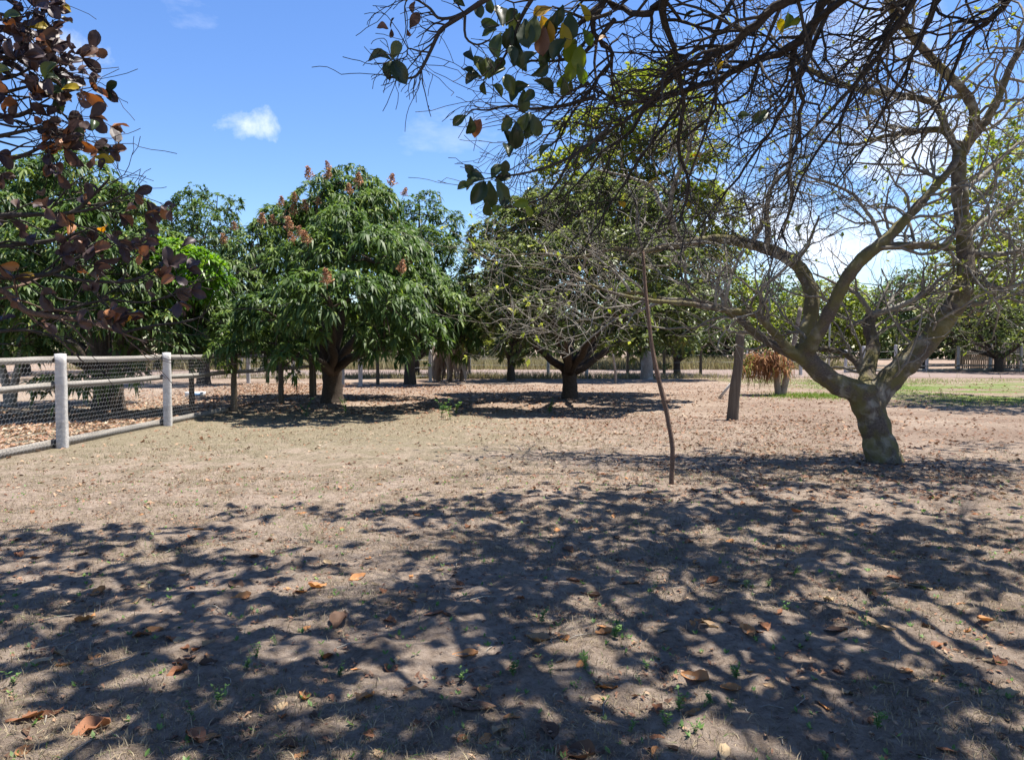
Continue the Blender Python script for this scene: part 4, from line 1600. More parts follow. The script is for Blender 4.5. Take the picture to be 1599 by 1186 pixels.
def near_branches():
    rnd = random.Random(23)
    DN = 5.4
    mains = [
        Q((1420, -120, 4.6, .05), (1330, -60, 4.8, .046), (1290, -10, 5.0, .042), (1268, 42, 5.1, .038), (1232, 76, 5.2, .034), (1180, 95, 5.3, .030), (1120, 125, 5.4, .027), (1060, 145, 5.5, .024), (1010, 165, 5.6, .02), (985, 205, 5.7, .016), (940, 240, 5.8, .012), (890, 300, 5.9, .008)),
        Q((1400, -140, 4.2, .05), (1310, -70, 4.4, .045), (1240, -10, 4.6, .04), (1195, 25, 4.7, .034), (1150, 62, 4.8, .029), (1110, 90, 4.9, .024), (1060, 110, 5.0, .02), (1000, 170, 5.1, .015), (960, 200, 5.2, .011), (905, 235, 5.3, .007)),
        Q((1100, -120, 4.6, .045), (1050, -40, 4.8, .04), (1035, 15, 5.0, .034), (1045, 60, 5.1, .024), (1060, 110, 5.2, .021), (1066, 170, 5.3, .018), (1058, 230, 5.4, .015), (1075, 290, 5.4, .011), (1060, 350, 5.5, .007)),
        Q((1035, 5, 5.0, .03), (1005, 20, 5.0, .026), (970, 15, 5.1, .022), (940, -5, 5.1, .02)),
        Q((1010, -90, 4.8, .034), (955, -20, 5.0, .028), (928, 30, 5.0, .024), (935, 62, 5.1, .02), (955, 85, 5.1, .018), (935, 120, 5.2, .014), (900, 170, 5.3, .011), (860, 230, 5.4, .007)),
        Q((1268, 42, 5.1, .03), (1240, 80, 5.2, .026), (1240, 115, 5.2, .022), (1250, 160, 5.3, .018), (1246, 210, 5.4, .014), (1232, 268, 5.5, .009)),
        Q((1600, -160, 5.0, .05), (1500, -90, 5.0, .042), (1440, -20, 5.1, .034), (1400, 40, 5.2, .027), (1350, 110, 5.3, .02), (1290, 180, 5.4, .014), (1230, 240, 5.5, .009)),
        Q((1560, -120, 5.6, .04), (1490, -40, 5.7, .034), (1450, 30, 5.8, .026), (1425, 90, 5.9, .02), (1390, 150, 6.0, .015), (1350, 230, 6.1, .01), (1300, 290, 6.2, .006)),
        Q((1680, -120, 5.2, .04), (1600, -30, 5.3, .032), (1550, 30, 5.4, .025), (1510, 60, 5.5, .019), (1480, 130, 5.6, .013), (1440, 210, 5.7, .008)),
    ]
    mains += [Q((1330, -60, 5.4, .03), (1290, 20, 5.6, .024), (1262, 90, 5.7, .02), (1228, 160, 5.8, .017), (1190, 225, 5.9, .014), (1150, 280, 6.0, .011), (1110, 330, 6.1, .008), (1075, 385, 6.2, .005)),
              Q((1180, -60, 5.6, .028), (1130, 30, 5.7, .022), (1090, 110, 5.8, .018), (1040, 190, 5.9, .014), (990, 260, 6.0, .011), (945, 330, 6.1, .008), (915, 380, 6.2, .005)),
              Q((1460, -80, 5.6, .03), (1400, 20, 5.7, .024), (1350, 110, 5.8, .019), (1310, 190, 5.9, .015), (1262, 260, 6.0, .012), (1232, 330, 6.1, .009), (1205, 400, 6.2, .005))]
    spawn_trop = Vector((-.30, .03, -.20))

    def keep(p):
        return p.y > 2.6 and p.z > 1.75 + .02 * p.y
    for mi, (pts, rad) in enumerate(mains):
        mb = MB()
        # lead in from the trunk
        start = pts[0]
        lead = curve3(nf, Vector((start.x + .6, start.y * .45, max(nf.z, start.z) + .35)), start, 7)
        full_p = lead[:-1] + pts
        full_r = list(np.linspace(.055, rad[0], 7))[:-1] + list(rad)
        p, r = smooth_line(full_p, [x * .84 for x in full_r], 3)
        p = [q + Vector((rnd.gauss(0, 1), rnd.gauss(0, 1), rnd.gauss(0, 1))) * .008 for q in p]
        polys = [(p, r, 3)]
        n0 = 18
        tips = []
        for i in range(n0 + 1, len(p)):
            if rnd.random() < (.5 if mi == 3 else .4):
                continue
            for rep in range(1 if rnd.random() < .65 else 2):
                t = (p[i] - p[i - 1]).normalized()
                pv = t.cross(Vector((rnd.gauss(0, 1), rnd.gauss(0, .6), rnd.gauss(0, 1)))).normalized()
                d = (t * .8 + pv * .95 + Vector((-.15, 0, -.2))).normalized()
                grow(polys, p[i], d, rnd.uniform(.5, 1.25), max(.006, min(.0125, r[i] * .55)), 2, rnd, .30, spawn_trop, (2, 3, 3), (.4, .95), tips, shrink=(.4, .7), keep=keep)
        tubes(mb, polys, NB)
        mb.obj('branch', M_dark_twig, near)
        for tp, td in tips:
            if rnd.random() < .012:
                leaf_at(near, NB, tp, td, rnd.uniform(.07, .11), LG + LY, rnd)
    # leafy sprays at the left side of the crown
    DL = 4.4
    sprays = [
        Q((860, -60, DL, .022), (790, -20, DL, .019), (745, 8, DL, .017), (716, 28, DL, .014), (690, 45, DL, .0125), (682, 58, DL, .012), (672, 80, DL, .0105), (658, 108, DL, .009), (645, 121, DL, .007), (620, 122, DL, .005), (607, 120, DL, .003)),
        Q((725, 20, DL, .012), (705, 28, DL, .010), (684, 28, DL, .009), (672, 14, DL, .008), (656, 3, DL, .006), (640, -3, DL, .005), (632, 10, DL, .004), (634, 42, DL, .003)),
        Q((672, 82, DL, .006), (655, 80, DL, .005), (637, 76, DL, .0045), (635, 88, DL, .004), (620, 94, DL, .003), (612, 92, DL, .002)),
        Q((726, 25, DL, .009), (727, 58, DL, .007), (745, 70, DL, .006), (765, 62, DL, .005)),
        Q((860, -40, DL + .3, .016), (830, 0, DL + .3, .014), (812, 32, DL + .3, .012), (800, 65, DL + .3, .009), (780, 100, DL + .3, .007), (755, 125, DL + .3, .005)),
        Q((960, 30, DL + .5, .016), (915, 80, DL + .5, .013), (870, 95, DL + .5, .010), (830, 95, DL + .5, .008), (800, 102, DL + .5, .006)),
        Q((930, 150, DL + .6, .014), (880, 165, DL + .6, .012), (830, 170, DL + .5, .010), (795, 165, DL + .5, .008), (760, 172, DL + .4, .006), (738, 171, DL + .4, .005), (728, 182, DL + .4, .003)),
        Q((950, 200, DL + .6, .013), (900, 240, DL + .5, .011), (850, 262, DL + .4, .009), (810, 272, DL + .3, .007), (780, 275, DL + .3, .005), (755, 280, DL + .3, .003)),
        Q((955, 20, DL + .4, .014), (920, 30, DL + .4, .011), (890, 20, DL + .4, .009), (862, 10, DL + .4, .006)),
        Q((930, 55, DL + .5, .012), (905, 75, DL + .5, .010), (898, 110, DL + .5, .008), (885, 140, DL + .5, .005)),
        Q((900, 230, DL + .6, .010), (860, 300, DL + .6, .008), (820, 318, DL + .6, .006), (790, 322, DL + .6, .004)),
        Q((920, 130, DL + .4, .010), (880, 150, DL + .4, .008), (845, 190, DL + .4, .006), (815, 195, DL + .4, .004), (790, 178, DL + .4, .003))]
    for si, (pts, rad) in enumerate(sprays):
        mb = MB()
        p, r = smooth_line(pts, rad, 3)
        if si == 0:
            lead = curve3(nf, Vector((2.2, 2.4, 4.6)), pts[0], 10)
            p, r = lead[:-1] + p, list(np.linspace(.055, rad[0], 10))[:-1] + r
        polys = [(p, r, 3)]
        for i in range(3, len(p)):
            if rnd.random() < .55:
                t = (p[i] - p[i - 1]).normalized()
                pv = t.cross(Vector((rnd.gauss(0, 1), rnd.gauss(0, 1), rnd.gauss(0, 1)))).normalized()
                grow(polys, p[i], (t + pv * .8).normalized(), rnd.uniform(.12, .35), max(.003, r[i] * .5), 1, rnd, .25, Vector((-.3, 0, -.2)), (2, 2, 2), (.4, .9), None, keep=keep)
        tubes(mb, polys, NB)
        mb.obj('branch', M_dark_twig, near)
    # leaves: px, py of the leaf base, angle on the picture (deg, 0 = right, 90 = up), length px, kind
    LV = [(611, 92, 172, 34, 0), (612, 93, 70, 30, 0), (612, 94, 255, 26, 0), (613, 94, 300, 36, 0), (606, 45, 160, 18, 1), (610, 44, 80, 16, 1), (611, 45, 270, 14, 1), (636, 46, 290, 12, 1),
          (640, 44, 60, 26, 1), (648, 2, 250, 18, 1), (632, 2, 30, 18, 2), (726, 10, 140, 22, 0), (746, 2, 280, 24, 0), (764, -6, 275, 26, 0), (780, 40, 170, 28, 0), (785, 42, 100, 34, 0), (790, 40, 60, 30, 0), (776, 46, 200, 24, 0),
          (783, 50, 255, 36, 0), (790, 45, 300, 34, 0), (805, 60, 270, 40, 0), (800, 40, 255, 36, 0), (812, 20, 250, 34, 0), (820, 30, 275, 40, 0), (836, 25, 260, 40, 0), (850, 40, 265, 44, 1), (846, 25, 290, 40, 2), (870, 20, 250, 40, 0), (878, 35, 280, 38, 2),
          (880, 8, 240, 34, 0), (890, 20, 270, 40, 0), (755, 120, 110, 34, 0), (752, 122, 150, 30, 0), (758, 124, 80, 34, 0), (762, 122, 40, 32, 0), (750, 118, 200, 26, 0), (770, 112, 50, 26, 0), (756, 126, 270, 20, 0), (768, 132, 320, 20, 0),
          (740, 95, 120, 22, 0), (802, 102, 95, 30, 0), (815, 110, 60, 34, 0), (822, 112, 120, 36, 0), (830, 118, 30, 30, 0), (835, 125, 330, 34, 0), (845, 110, 70, 34, 0), (826, 132, 200, 30, 0), (818, 140, 270, 34, 0), (802, 150, 110, 34, 0), (798, 160, 80, 26, 0), (815, 160, 45, 26, 0),
          (728, 180, 215, 24, 0), (735, 182, 265, 28, 0), (750, 185, 250, 26, 1), (828, 175, 265, 36, 0), (832, 178, 285, 34, 0), (824, 176, 245, 30, 0), (806, 190, 270, 40, 0), (800, 185, 230, 22, 0), (862, 225, 220, 26, 0), (795, 228, 100, 24, 0), (795, 245, 95, 24, 0),
          (757, 280, 160, 28, 0), (755, 280, 200, 30, 0), (758, 282, 240, 36, 0), (764, 282, 275, 40, 0), (768, 280, 60, 28, 0), (772, 282, 20, 26, 0), (776, 280, 300, 34, 0), (786, 276, 80, 24, 0), (742, 276, 130, 22, 0), (738, 288, 190, 22, 0), (786, 296, 270, 24, 0), (760, 312, 280, 26, 0),
          (898, 60, 250, 34, 3), (905, 70, 270, 36, 3), (895, 90, 260, 34, 3), (902, 100, 290, 30, 3), (884, 60, 230, 34, 0), (872, 60, 250, 34, 0), (888, 110, 240, 30, 3), (910, 45, 300, 28, 3), (880, 120, 270, 28, 0), (892, 125, 250, 26, 0), (800, 320, 10, 24, 3), (785, 322, 200, 18, 3), (820, 320, 300, 20, 3),
          (862, 12, 200, 28, 2), (905, 5, 300, 30, 2), (1225, 45, 60, 26, 3), (1222, 52, 100, 22, 2), (1232, 40, 30, 20, 3), (1130, 95, 240, 16, 2), (935, 62, 20, 16, 2), (1172, 180, 180, 20, 0), (1200, 175, 210, 26, 0)]
    mats = {0: LG, 1: LBR, 2: LY, 3: [LY[0], LG[0], LG[1], LY[1]]}
    M_lime = leaf_mat('cashew leaf lime', [(0, (.06, .11, .015)), (1, (.16, .20, .025))], .45, use_attr=False)
    LL = [cashew_leaf_mesh('leaf', M_lime, 7, .2, .3)]
    mats[3] = LL
    for (px, py, an, lp, kd) in LV:
        d0 = DL + (.0 if px < 700 else .3) + rnd.uniform(-.08, .08)
        a = P(px, py, d0)
        ar = math.radians(an)
        b = P(px + lp * math.cos(ar), py - lp * math.sin(ar), d0 + rnd.uniform(-.06, .06))
        d = b - a
        nrm = Vector((rnd.gauss(0, .35), -1.0, rnd.gauss(.2, .45)))
        leaf_at(near, NB, a, d, d.length * 1.08, mats[kd], rnd, nrm)


near_branches()


def left_branches():
    rnd = random.Random(31)
    D = 4.6
    mains = [
        Q((-140, 470, 4.4, .03), (-40, 478, 4.5, .026), (0, 452, 4.6, .022), (40, 485, 4.6, .02), (90, 495, 4.6, .017), (140, 503, 4.7, .013), (190, 520, 4.7, .008), (230, 535, 4.7, .004)),
        Q((-140, 430, 4.4, .024), (-30, 432, 4.5, .02), (40, 432, 4.6, .017), (85, 425, 4.6, .015), (115, 405, 4.6, .012), (140, 385, 4.7, .009), (180, 365, 4.7, .004)),
        Q((85, 428, 4.6, .013), (130, 438, 4.6, .011), (190, 440, 4.6, .009), (230, 428, 4.6, .007), (255, 408, 4.7, .004)),
        Q((-120, 330, 4.4, .022), (-30, 336, 4.5, .018), (50, 335, 4.5, .015), (110, 332, 4.6, .012), (140, 310, 4.6, .010), (170, 280, 4.6, .006)),
        Q((110, 332, 4.6, .010), (150, 325, 4.6, .008), (180, 310, 4.6, .006), (205, 300, 4.6, .003)),
        Q((-120, 180, 4.3, .022), (-20, 182, 4.4, .018), (30, 180, 4.5, .014), (65, 165, 4.5, .010), (95, 175, 4.5, .007), (112, 195, 4.5, .004)),
        Q((-100, 60, 4.3, .018), (-20, 40, 4.4, .014), (0, 22, 4.4, .011), (14, 32, 4.4, .009), (30, 48, 4.4, .005)),
        Q((-100, 110, 4.3, .016), (-20, 90, 4.4, .013), (30, 90, 4.4, .010), (60, 80, 4.5, .007), (50, 62, 4.5, .004)),
        Q((-120, 260, 4.4, .02), (-20, 250, 4.5, .016), (30, 245, 4.5, .012), (70, 230, 4.5, .008), (85, 255, 4.5, .004)),
        Q((-140, 380, 4.5, .02), (-20, 385, 4.6, .016), (60, 378, 4.7, .012), (110, 368, 4.7, .008), (150, 352, 4.7, .004)),
        Q((60, 490, 4.6, .014), (120, 478, 4.7, .011), (170, 468, 4.8, .009), (230, 472, 4.8, .007), (290, 450, 4.9, .005), (335, 432, 4.9, .003)),
        Q((190, 520, 4.7, .010), (240, 508, 4.8, .008), (300, 500, 4.9, .006), (330, 480, 4.9, .003)),
        Q((-120, 540, 4.3, .02), (-20, 520, 4.5, .014), (30, 515, 4.5, .010), (70, 520, 4.5, .006), (100, 530, 4.5, .003))]
    mains += [Q((-120, 130, 4.3, .018), (-20, 125, 4.4, .014), (20, 120, 4.4, .010), (50, 105, 4.4, .007), (72, 95, 4.4, .004)),
              Q((-120, 160, 4.3, .018), (-20, 150, 4.4, .014), (25, 140, 4.4, .010), (60, 130, 4.4, .007), (85, 120, 4.4, .004)),
              Q((-120, 215, 4.3, .018), (-20, 215, 4.4, .014), (35, 205, 4.4, .010), (70, 200, 4.4, .007), (92, 215, 4.4, .004)),
              Q((-120, 10, 4.3, .016), (-30, 5, 4.4, .012), (5, -5, 4.4, .008), (22, 8, 4.4, .004))]
    spots = []
    for mi, (pts, rad) in enumerate(mains):
        mb = MB()
        if pts[0].x < -3.2:
            lead = curve3(lf, Vector((pts[0].x - .6, (pts[0].y + lf.y) / 2, (pts[0].z + lf.z) / 2 + .2)), pts[0], 6)
            fp = lead[:-1] + pts
            fr = list(np.linspace(.075, rad[0], 6))[:-1] + list(rad)
        else:
            fp, fr = pts, rad
        p, r = smooth_line(fp, fr, 3)
        polys = [(p, r, 3)]
        tips = []
        for i in range(2, len(p)):
            if p[i].x < -4.2 or rnd.random() < .35:
                continue
            t = (p[i] - p[i - 1]).normalized()
            pv = t.cross(Vector((rnd.gauss(0, 1), rnd.gauss(0, 1), rnd.gauss(0, 1)))).normalized()
            grow(polys, p[i], (t + pv * .8).normalized(), rnd.uniform(.15, .5), max(.003, r[i] * .5), 1, rnd, .22, Vector((.3, 0, -.05)), (2, 3, 3), (.4, .9), tips)
        tubes(mb, polys, LB)
        mb.obj('branch', M_dark_twig if mi not in (0,) else M_stick, leftt)
        spots.append((p[-1], (p[-1] - p[-2]).normalized()))
        spots += tips
    rnd.shuffle(spots)
    spots.sort(key=lambda q: q[0].z < 2.9 and rnd.random() < .5)
    n = 0
    bulk = []
    for (p, d) in spots:
        r = ray(0, 0)
        # picture position of the spot
        v = p - Vector((0, 0, CAMH))
        fwd = v.y * math.cos(PITCH) - v.z * math.sin(PITCH)
        px = CX + F * v.x / fwd
        if px < -60 or px > 345:
            continue
        up_ = v.y * math.sin(PITCH) + v.z * math.cos(PITCH)
        py = CY - F * up_ / fwd
        if py > 505 or px > 300 or (py < 300 and px > 175):
            continue
        if rnd.random() < (.15 if py < 285 and px < 150 else (.3 if px < 200 else .35)):
            continue
        for k in range(rnd.randint(2, 5)):
            pv = d.cross(Vector((rnd.gauss(0, 1), rnd.gauss(0, 1), rnd.gauss(0, 1)))).normalized()
            dd = (d * .8 + pv * .9).normalized()
            kind = LBR if rnd.random() < .88 else (LG if rnd.random() < .8 else LY)
            if n >= 300:
                if not (px < 100 and py < 285) and rnd.random() < .35:
                    break
                bulk.append((p, dd, rnd.uniform(.065, .11), Vector((rnd.gauss(0, .45), rnd.gauss(-1, .4), rnd.gauss(.4, .5)))))
                n += 1
                continue
            leaf_at(leftt, LB, p, dd, rnd.uniform(.075, .125), kind, rnd, Vector((rnd.gauss(0, .45), rnd.gauss(-1, .4), rnd.gauss(.4, .5))))
            n += 1
    if bulk:
        mb = MB()
        tv = np.zeros(len(LBR[1].vertices) * 3)
        LBR[1].vertices.foreach_get('co', tv)
        tv = tv.reshape(-1, 3)
        tq = np.array([list(f.vertices) for f in LBR[1].polygons])
        for p, d, sz, up in bulk:
            y = d.normalized()
            x = y.cross(up)
            if x.length < .05:
                x = Vector((1, 0, 0))
            x.normalize()
            z = x.cross(y).normalized()
            A = np.array([tuple(x), tuple(y), tuple(z)])
            mb.add(tv @ A * sz + np.array(tuple(p - LB)), tq, tone=rnd.random() ** 1.3 if p.z < 2.9 else rnd.random() * .6)  # higher leaves keep to the dark end, where backlit shade is painted in
        mb.obj('foliage', leaf_mat('cashew leaf brown mass', [(0, (.04, .028, .034)), (.45, (.06, .04, .042)), (.72, (.11, .062, .045)), (.88, (.22, .095, .05)), (1, (.34, .15, .05))], .12, rough=.5, spec=.3), leftt, True, kind='stuff')  # purple end again carries painted backlit darkness


left_branches()

# --- the canopies above and behind the camera (they throw the dappled shade)


def canopy():
    rs = np.random.RandomState(77)
    rnd = random.Random(77)
    # shade patches on the ground: px, py, rx, ry in picture pixels, clusters
    shade = [(40, 850, 120, 26, 18), (150, 850, 150, 26, 22), (300, 835, 110, 20, 14), (60, 920, 120, 40, 22), (210, 930, 140, 44, 30), (350, 890, 110, 36, 20), (70, 1000, 110, 34, 16), (260, 1010, 150, 40, 28), (420, 960, 90, 44, 14),
             (330, 1080, 120, 40, 20), (130, 1080, 90, 24, 8), (260, 1160, 130, 26, 12), (470, 1040, 70, 44, 10), (520, 1140, 70, 34, 8), (400, 800, 60, 10, 5), (560, 800, 60, 10, 5),
             (700, 800, 110, 22, 24), (830, 790, 120, 24, 28), (960, 780, 130, 26, 34), (1080, 800, 130, 30, 34), (760, 860, 100, 36, 28), (900, 850, 130, 36, 34), (1040, 870, 120, 34, 28), (1200, 800, 150, 26, 34), (1330, 830, 150, 36, 38), (1480, 830, 150, 36, 40), (1200, 870, 120, 34, 26), (1400, 890, 140, 34, 34), (1540, 890, 100, 34, 24),
             (690, 930, 60, 44, 14), (790, 940, 80, 34, 14), (930, 930, 100, 24, 12), (1120, 940, 110, 34, 18), (770, 1010, 60, 20, 7), (860, 1030, 50, 16, 4), (1000, 980, 70, 16, 6), (1240, 980, 90, 34, 14), (1320, 1020, 70, 40, 14), (1390, 1080, 90, 34, 14), (1560, 970, 60, 14, 5), (1500, 1130, 80, 24, 10), (1270, 1110, 90, 30, 12), (1180, 1050, 60, 20, 6), (1060, 1000, 60, 14, 4),
             (660, 1100, 60, 24, 7), (700, 1150, 90, 30, 14), (850, 1150, 90, 24, 8), (930, 1110, 60, 20, 5), (1020, 1170, 80, 14, 5), (1350, 1160, 120, 24, 12), (1570, 1170, 50, 14, 3), (1560, 720, 90, 16, 14), (1480, 755, 110, 16, 10)]
    pts = []
    for px, py, rx, ry, n in shade:
        for k in range(max(1, int(n * (.72 if 660 < px < 1420 and 770 < py < 910 else .5) + .5))):
            g = None
            x, y = px + rs.normal(0, .5) * rx, py + rs.normal(0, .5) * ry
            if y < 700:
                continue
            g = G(x, y)
            # choose a height that keeps the cluster above the picture
            for tr in range(8):
                z = rs.uniform(3.8, 7.4)
                q = g + SUN * (z / SUN.z)
                if q.z > 1.62 + .50 * max(q.y, 0) + .22:
                    break
            else:
                q = g + SUN * (7.8 / SUN.z)
                if not q.z > 1.62 + .50 * q.y + .22:
                    continue
            pts.append(q)
    # the rest of the crowns, behind the camera
    for k in range(300):
        a = rs.uniform(0, 6.28)
        rr = 4.4 * math.sqrt(rs.uniform())
        c = NB if k % 3 else LB
        q = c + Vector((rr * math.cos(a), rr * math.sin(a), 3.4 + rs.uniform(0, 2.4)))
        if q.y < -.3:
            pts.append(q)
    for root, base, fork, right in ((near, NB, nf, True), (leftt, LB, lf, False)):
        mine = [p for p in pts if (p.x > -1.0) == right]
        # limbs towards a few centres
        cen = []
        for k in range(8):
            c = rnd.choice(mine)
            if all((c - d).length > 1.2 for d in cen):
                cen.append(c)
        mbl = MB()
        nodes = []
        for c in cen:
            up = max(c.z, 4.0)
            ctrl = Vector(((fork.x + c.x) / 2, min((fork.y + c.y) / 2, c.y) - .4, up + .5))
            line = curve3(fork, ctrl, c, 12)
            mbl.tube([p - base for p in line], list(np.linspace(.045, .008, 12)), 7)
            nodes += line[5:]
        for p in mine:
            nb = min(nodes, key=lambda q: (q - p).length_squared)
            mid = (nb + p) / 2 + Vector((0, 0, .25))
            mbl.tube([q - base for q in curve3(nb, mid, p, 5)], [.006, .006, .005, .004, .003], 4, cap=False)
        mbl.obj('canopy_limbs', M_cashew_twig, root, kind='stuff')
        C = np.array([tuple(p - base) for p in mine])
        C = np.concatenate([C + rs.normal(0, .22, C.shape) * np.array([[1, 1, .5]]) for _ in range(4)])
        C = C[C[:, 2] > 1.72 + .50 * np.maximum(C[:, 1] + base.y, 0)]
        N = rs.normal(0, .4, C.shape) + np.array([[0, 0, 1.0]])
        N /= np.linalg.norm(N, axis=1)[:, None]
        mb = MB()
        leaves_into(mb, C, N, .17, .10, 6, rs, .25, spread=(-.05, .5))
        mb.obj('crown', M_cash_canopy, root, False, kind='stuff')


canopy()


def cashew_shade_top():  # unseen leafy top, added above the view to throw dappled shade
    rs = np.random.RandomState(91)
    ends = [l[0][-1] for l in (limbs_thick[9], limbs_thick[10], limbs_thick[12])]
    pts = []
    for px, py, rx, ry, n in [(1180, 735, 120, 18, 26), (1300, 715, 120, 16, 26), (1440, 765, 130, 16, 22), (1520, 700, 90, 14, 24), (1250, 765, 120, 14, 22), (1120, 705, 90, 14, 16), (1570, 740, 60, 18, 18)]:
        for k in range(n):
            g = G(px + rs.normal(0, .5) * rx, max(py + rs.normal(0, .5) * ry, 685))
            z = 1.95 + .50 * g.y + rs.uniform(0, .6)
            pts.append(g + SUN * (z / SUN.z))
    mb = MB()
    nodes = []
    for e in ends:
        for k in range(5):
            t = pts[rs.randint(len(pts))]
            line = curve3(e, (e + t) / 2 + Vector((0, 0, .6)), t, 9)
            mb.tube([q - CB for q in line], list(np.linspace(.03, .008, 9)), 6)
            nodes += line[3:]
    for p in pts:
        nb = min(nodes, key=lambda q: (q - p).length_squared)
        mb.tube([q - CB for q in curve3(nb, (nb + p) / 2 + Vector((0, 0, .2)), p, 5)], [.012, .011, .009, .007, .005], 4, cap=False)
    mb.obj('added_shade_branches', M_cashew_twig, cashew, kind='stuff')
    C = np.array([tuple(p - CB) for p in pts])
    C = np.concatenate([C + rs.normal(0, .2, C.shape) * np.array([[1, 1, .4]]) for _ in range(2)])
    C[:, 2] = np.maximum(C[:, 2], 1.75 + .49 * (C[:, 1] + CB.y))
    N = rs.normal(0, .4, C.shape) + np.array([[0, 0, 1.0]])
    N /= np.linalg.norm(N, axis=1)[:, None]
    mb = MB()
    leaves_into(mb, C, N, .15, .085, 5, rs, .25, spread=(-.05, .5))
    mb.obj('added_shade_crown', M_cash_canopy, cashew, False, kind='stuff')


cashew_shade_top()

# ------------------------------------------------------------------ pole propping up the branch


def prop_pole():
    b = G(1048, 756)
    root = empty('prop_pole', b, 0, 'crooked brown pole leaning up under the bare branches left of the cashew', 'pole')
    D = b.y
    q = [P(x, y, D + dd) - b for x, y, dd in [(1048, 760, 0), (1050, 700, .02), (1044, 660, .05), (1037, 625, .08), (1028, 590, .12), (1018, 540, .18), (1012, 490, .24), (1007, 440, .3), (1004, 392, .36)]]
    p, r = smooth_line(q, [.028, .027, .027, .03, .026, .024, .022, .019, .016], 4)
    mb = MB()
    mb.tube(p, r, 8, rough=.14, rng=np.random.default_rng(8))
    mb.obj('shaft', M_stick, root)
    mb = MB()
    k = P(1037, 625, D + .08) - b
    mb.tube([k, k + Vector((.05, 0, -.01)), k + Vector((.07, 0, .03))], [.03, .026, .012], 6)
    mb.obj('knot', M_stick, root)
    k = P(1050, 715, D) - b
    mb = MB()
    mb.tube([k, k + Vector((.05, 0, .02)), k + Vector((.07, 0, .06))], [.014, .01, .006], 5)
    mb.obj('stub', M_stick, root)


prop_pole()

# ------------------------------------------------------------------ fallen leaves, dry grass, weeds


def fallen_mesh(seed, shape, mat):
    rs = np.random.RandomState(seed)
    cup = (rs.uniform(.05, .2), rs.uniform(.5, .95), rs.uniform(.2, .5))[shape]
    curl = (rs.uniform(-.15, .2), rs.uniform(.4, .9), rs.uniform(-.6, .5))[shape]
    crum = (.014, .016, .05)[shape]
    asp = rs.uniform(.45, .65)
    v = []
    nx, ny = 4, 6
    for j in range(ny + 1):
        t = j / ny
        w = asp * .5 * (math.sin(math.pi * min(1, t ** 1.25 * .97 + .015)) ** .75)
        w *= rs.uniform(.82, 1.08)
        for i in range(nx + 1):
            s = (i / nx - .5) * 2
            z = cup * abs(s) ** 1.6 * w + curl * (t - .5) ** 2 + .05 * math.sin(s * 3 + seed) * math.sin(t * 5 + seed) + rs.normal(0, crum)
            v.append((s * w, t - .5 + rs.normal(0, .01), z))
    v = np.array(v)
    v[:, 2] -= np.sort(v[:, 2])[3]
    q = []
    for j in range(ny):
        for i in range(nx):
            a = j * (nx + 1) + i
            q.append((a, a + 1, a + nx + 2, a + nx + 1))
    mb = MB()
    mb.add(v, q)
    return mb.mesh('fallen_leaf', mat, True)


FCOL = {'dark brown': (.11, .062, .042), 'rust brown': (.28, .12, .06), 'orange': (.46, .215, .085), 'tan': (.40, .27, .155), 'pale buff': (.40, .30, .18)}
FMESH = {}
for _n, _c in FCOL.items():
    _m = leaf_mat('fallen leaf ' + _n, [(0, tuple(x * .75 for x in _c)), (1, tuple(x * 1.2 for x in _c))], .1, rough=.7, spec=.2, use_attr=False, vein=.5)
    for _s, _w in ((0, 'flat'), (1, 'curled'), (2, 'crumpled')):
        for _k in range(2):
            FMESH.setdefault((_n, _w), []).append(fallen_mesh(100 + _s * 7 + _k * 3 + len(_n), _s, _m))
_seen = {}


def place_words(px, py):
    c = ['at the far left', 'on the left', 'left of the middle', 'right of the middle', 'on the right', 'at the far right'][min(5, int(px / 266.6))]
    r = 'in the sunny strip' if py < 800 else ('at the front edge of the sun' if py < 850 else ('in the upper foreground' if py < 930 else ('in the middle foreground' if py < 1020 else ('in the near foreground' if py < 1110 else 'along the bottom'))))
    return r + ' ' + c


def set_leaf(px, py, wpx, mesh, rz, label, group):
    g = G(px, py)
    s = max(.045, wpx * g.y / F)
    o = place('fallen_leaf', mesh)
    o.location = (g.x, g.y, hz(g.x, g.y) - .001)
    o.rotation_euler = (random.Random(int(px * py)).uniform(-.25, .25), random.Random(int(px + py)).uniform(-.3, .3), rz)
    o.scale = (s, s, s)
    tag(o, label, 'leaf', group)
    return o


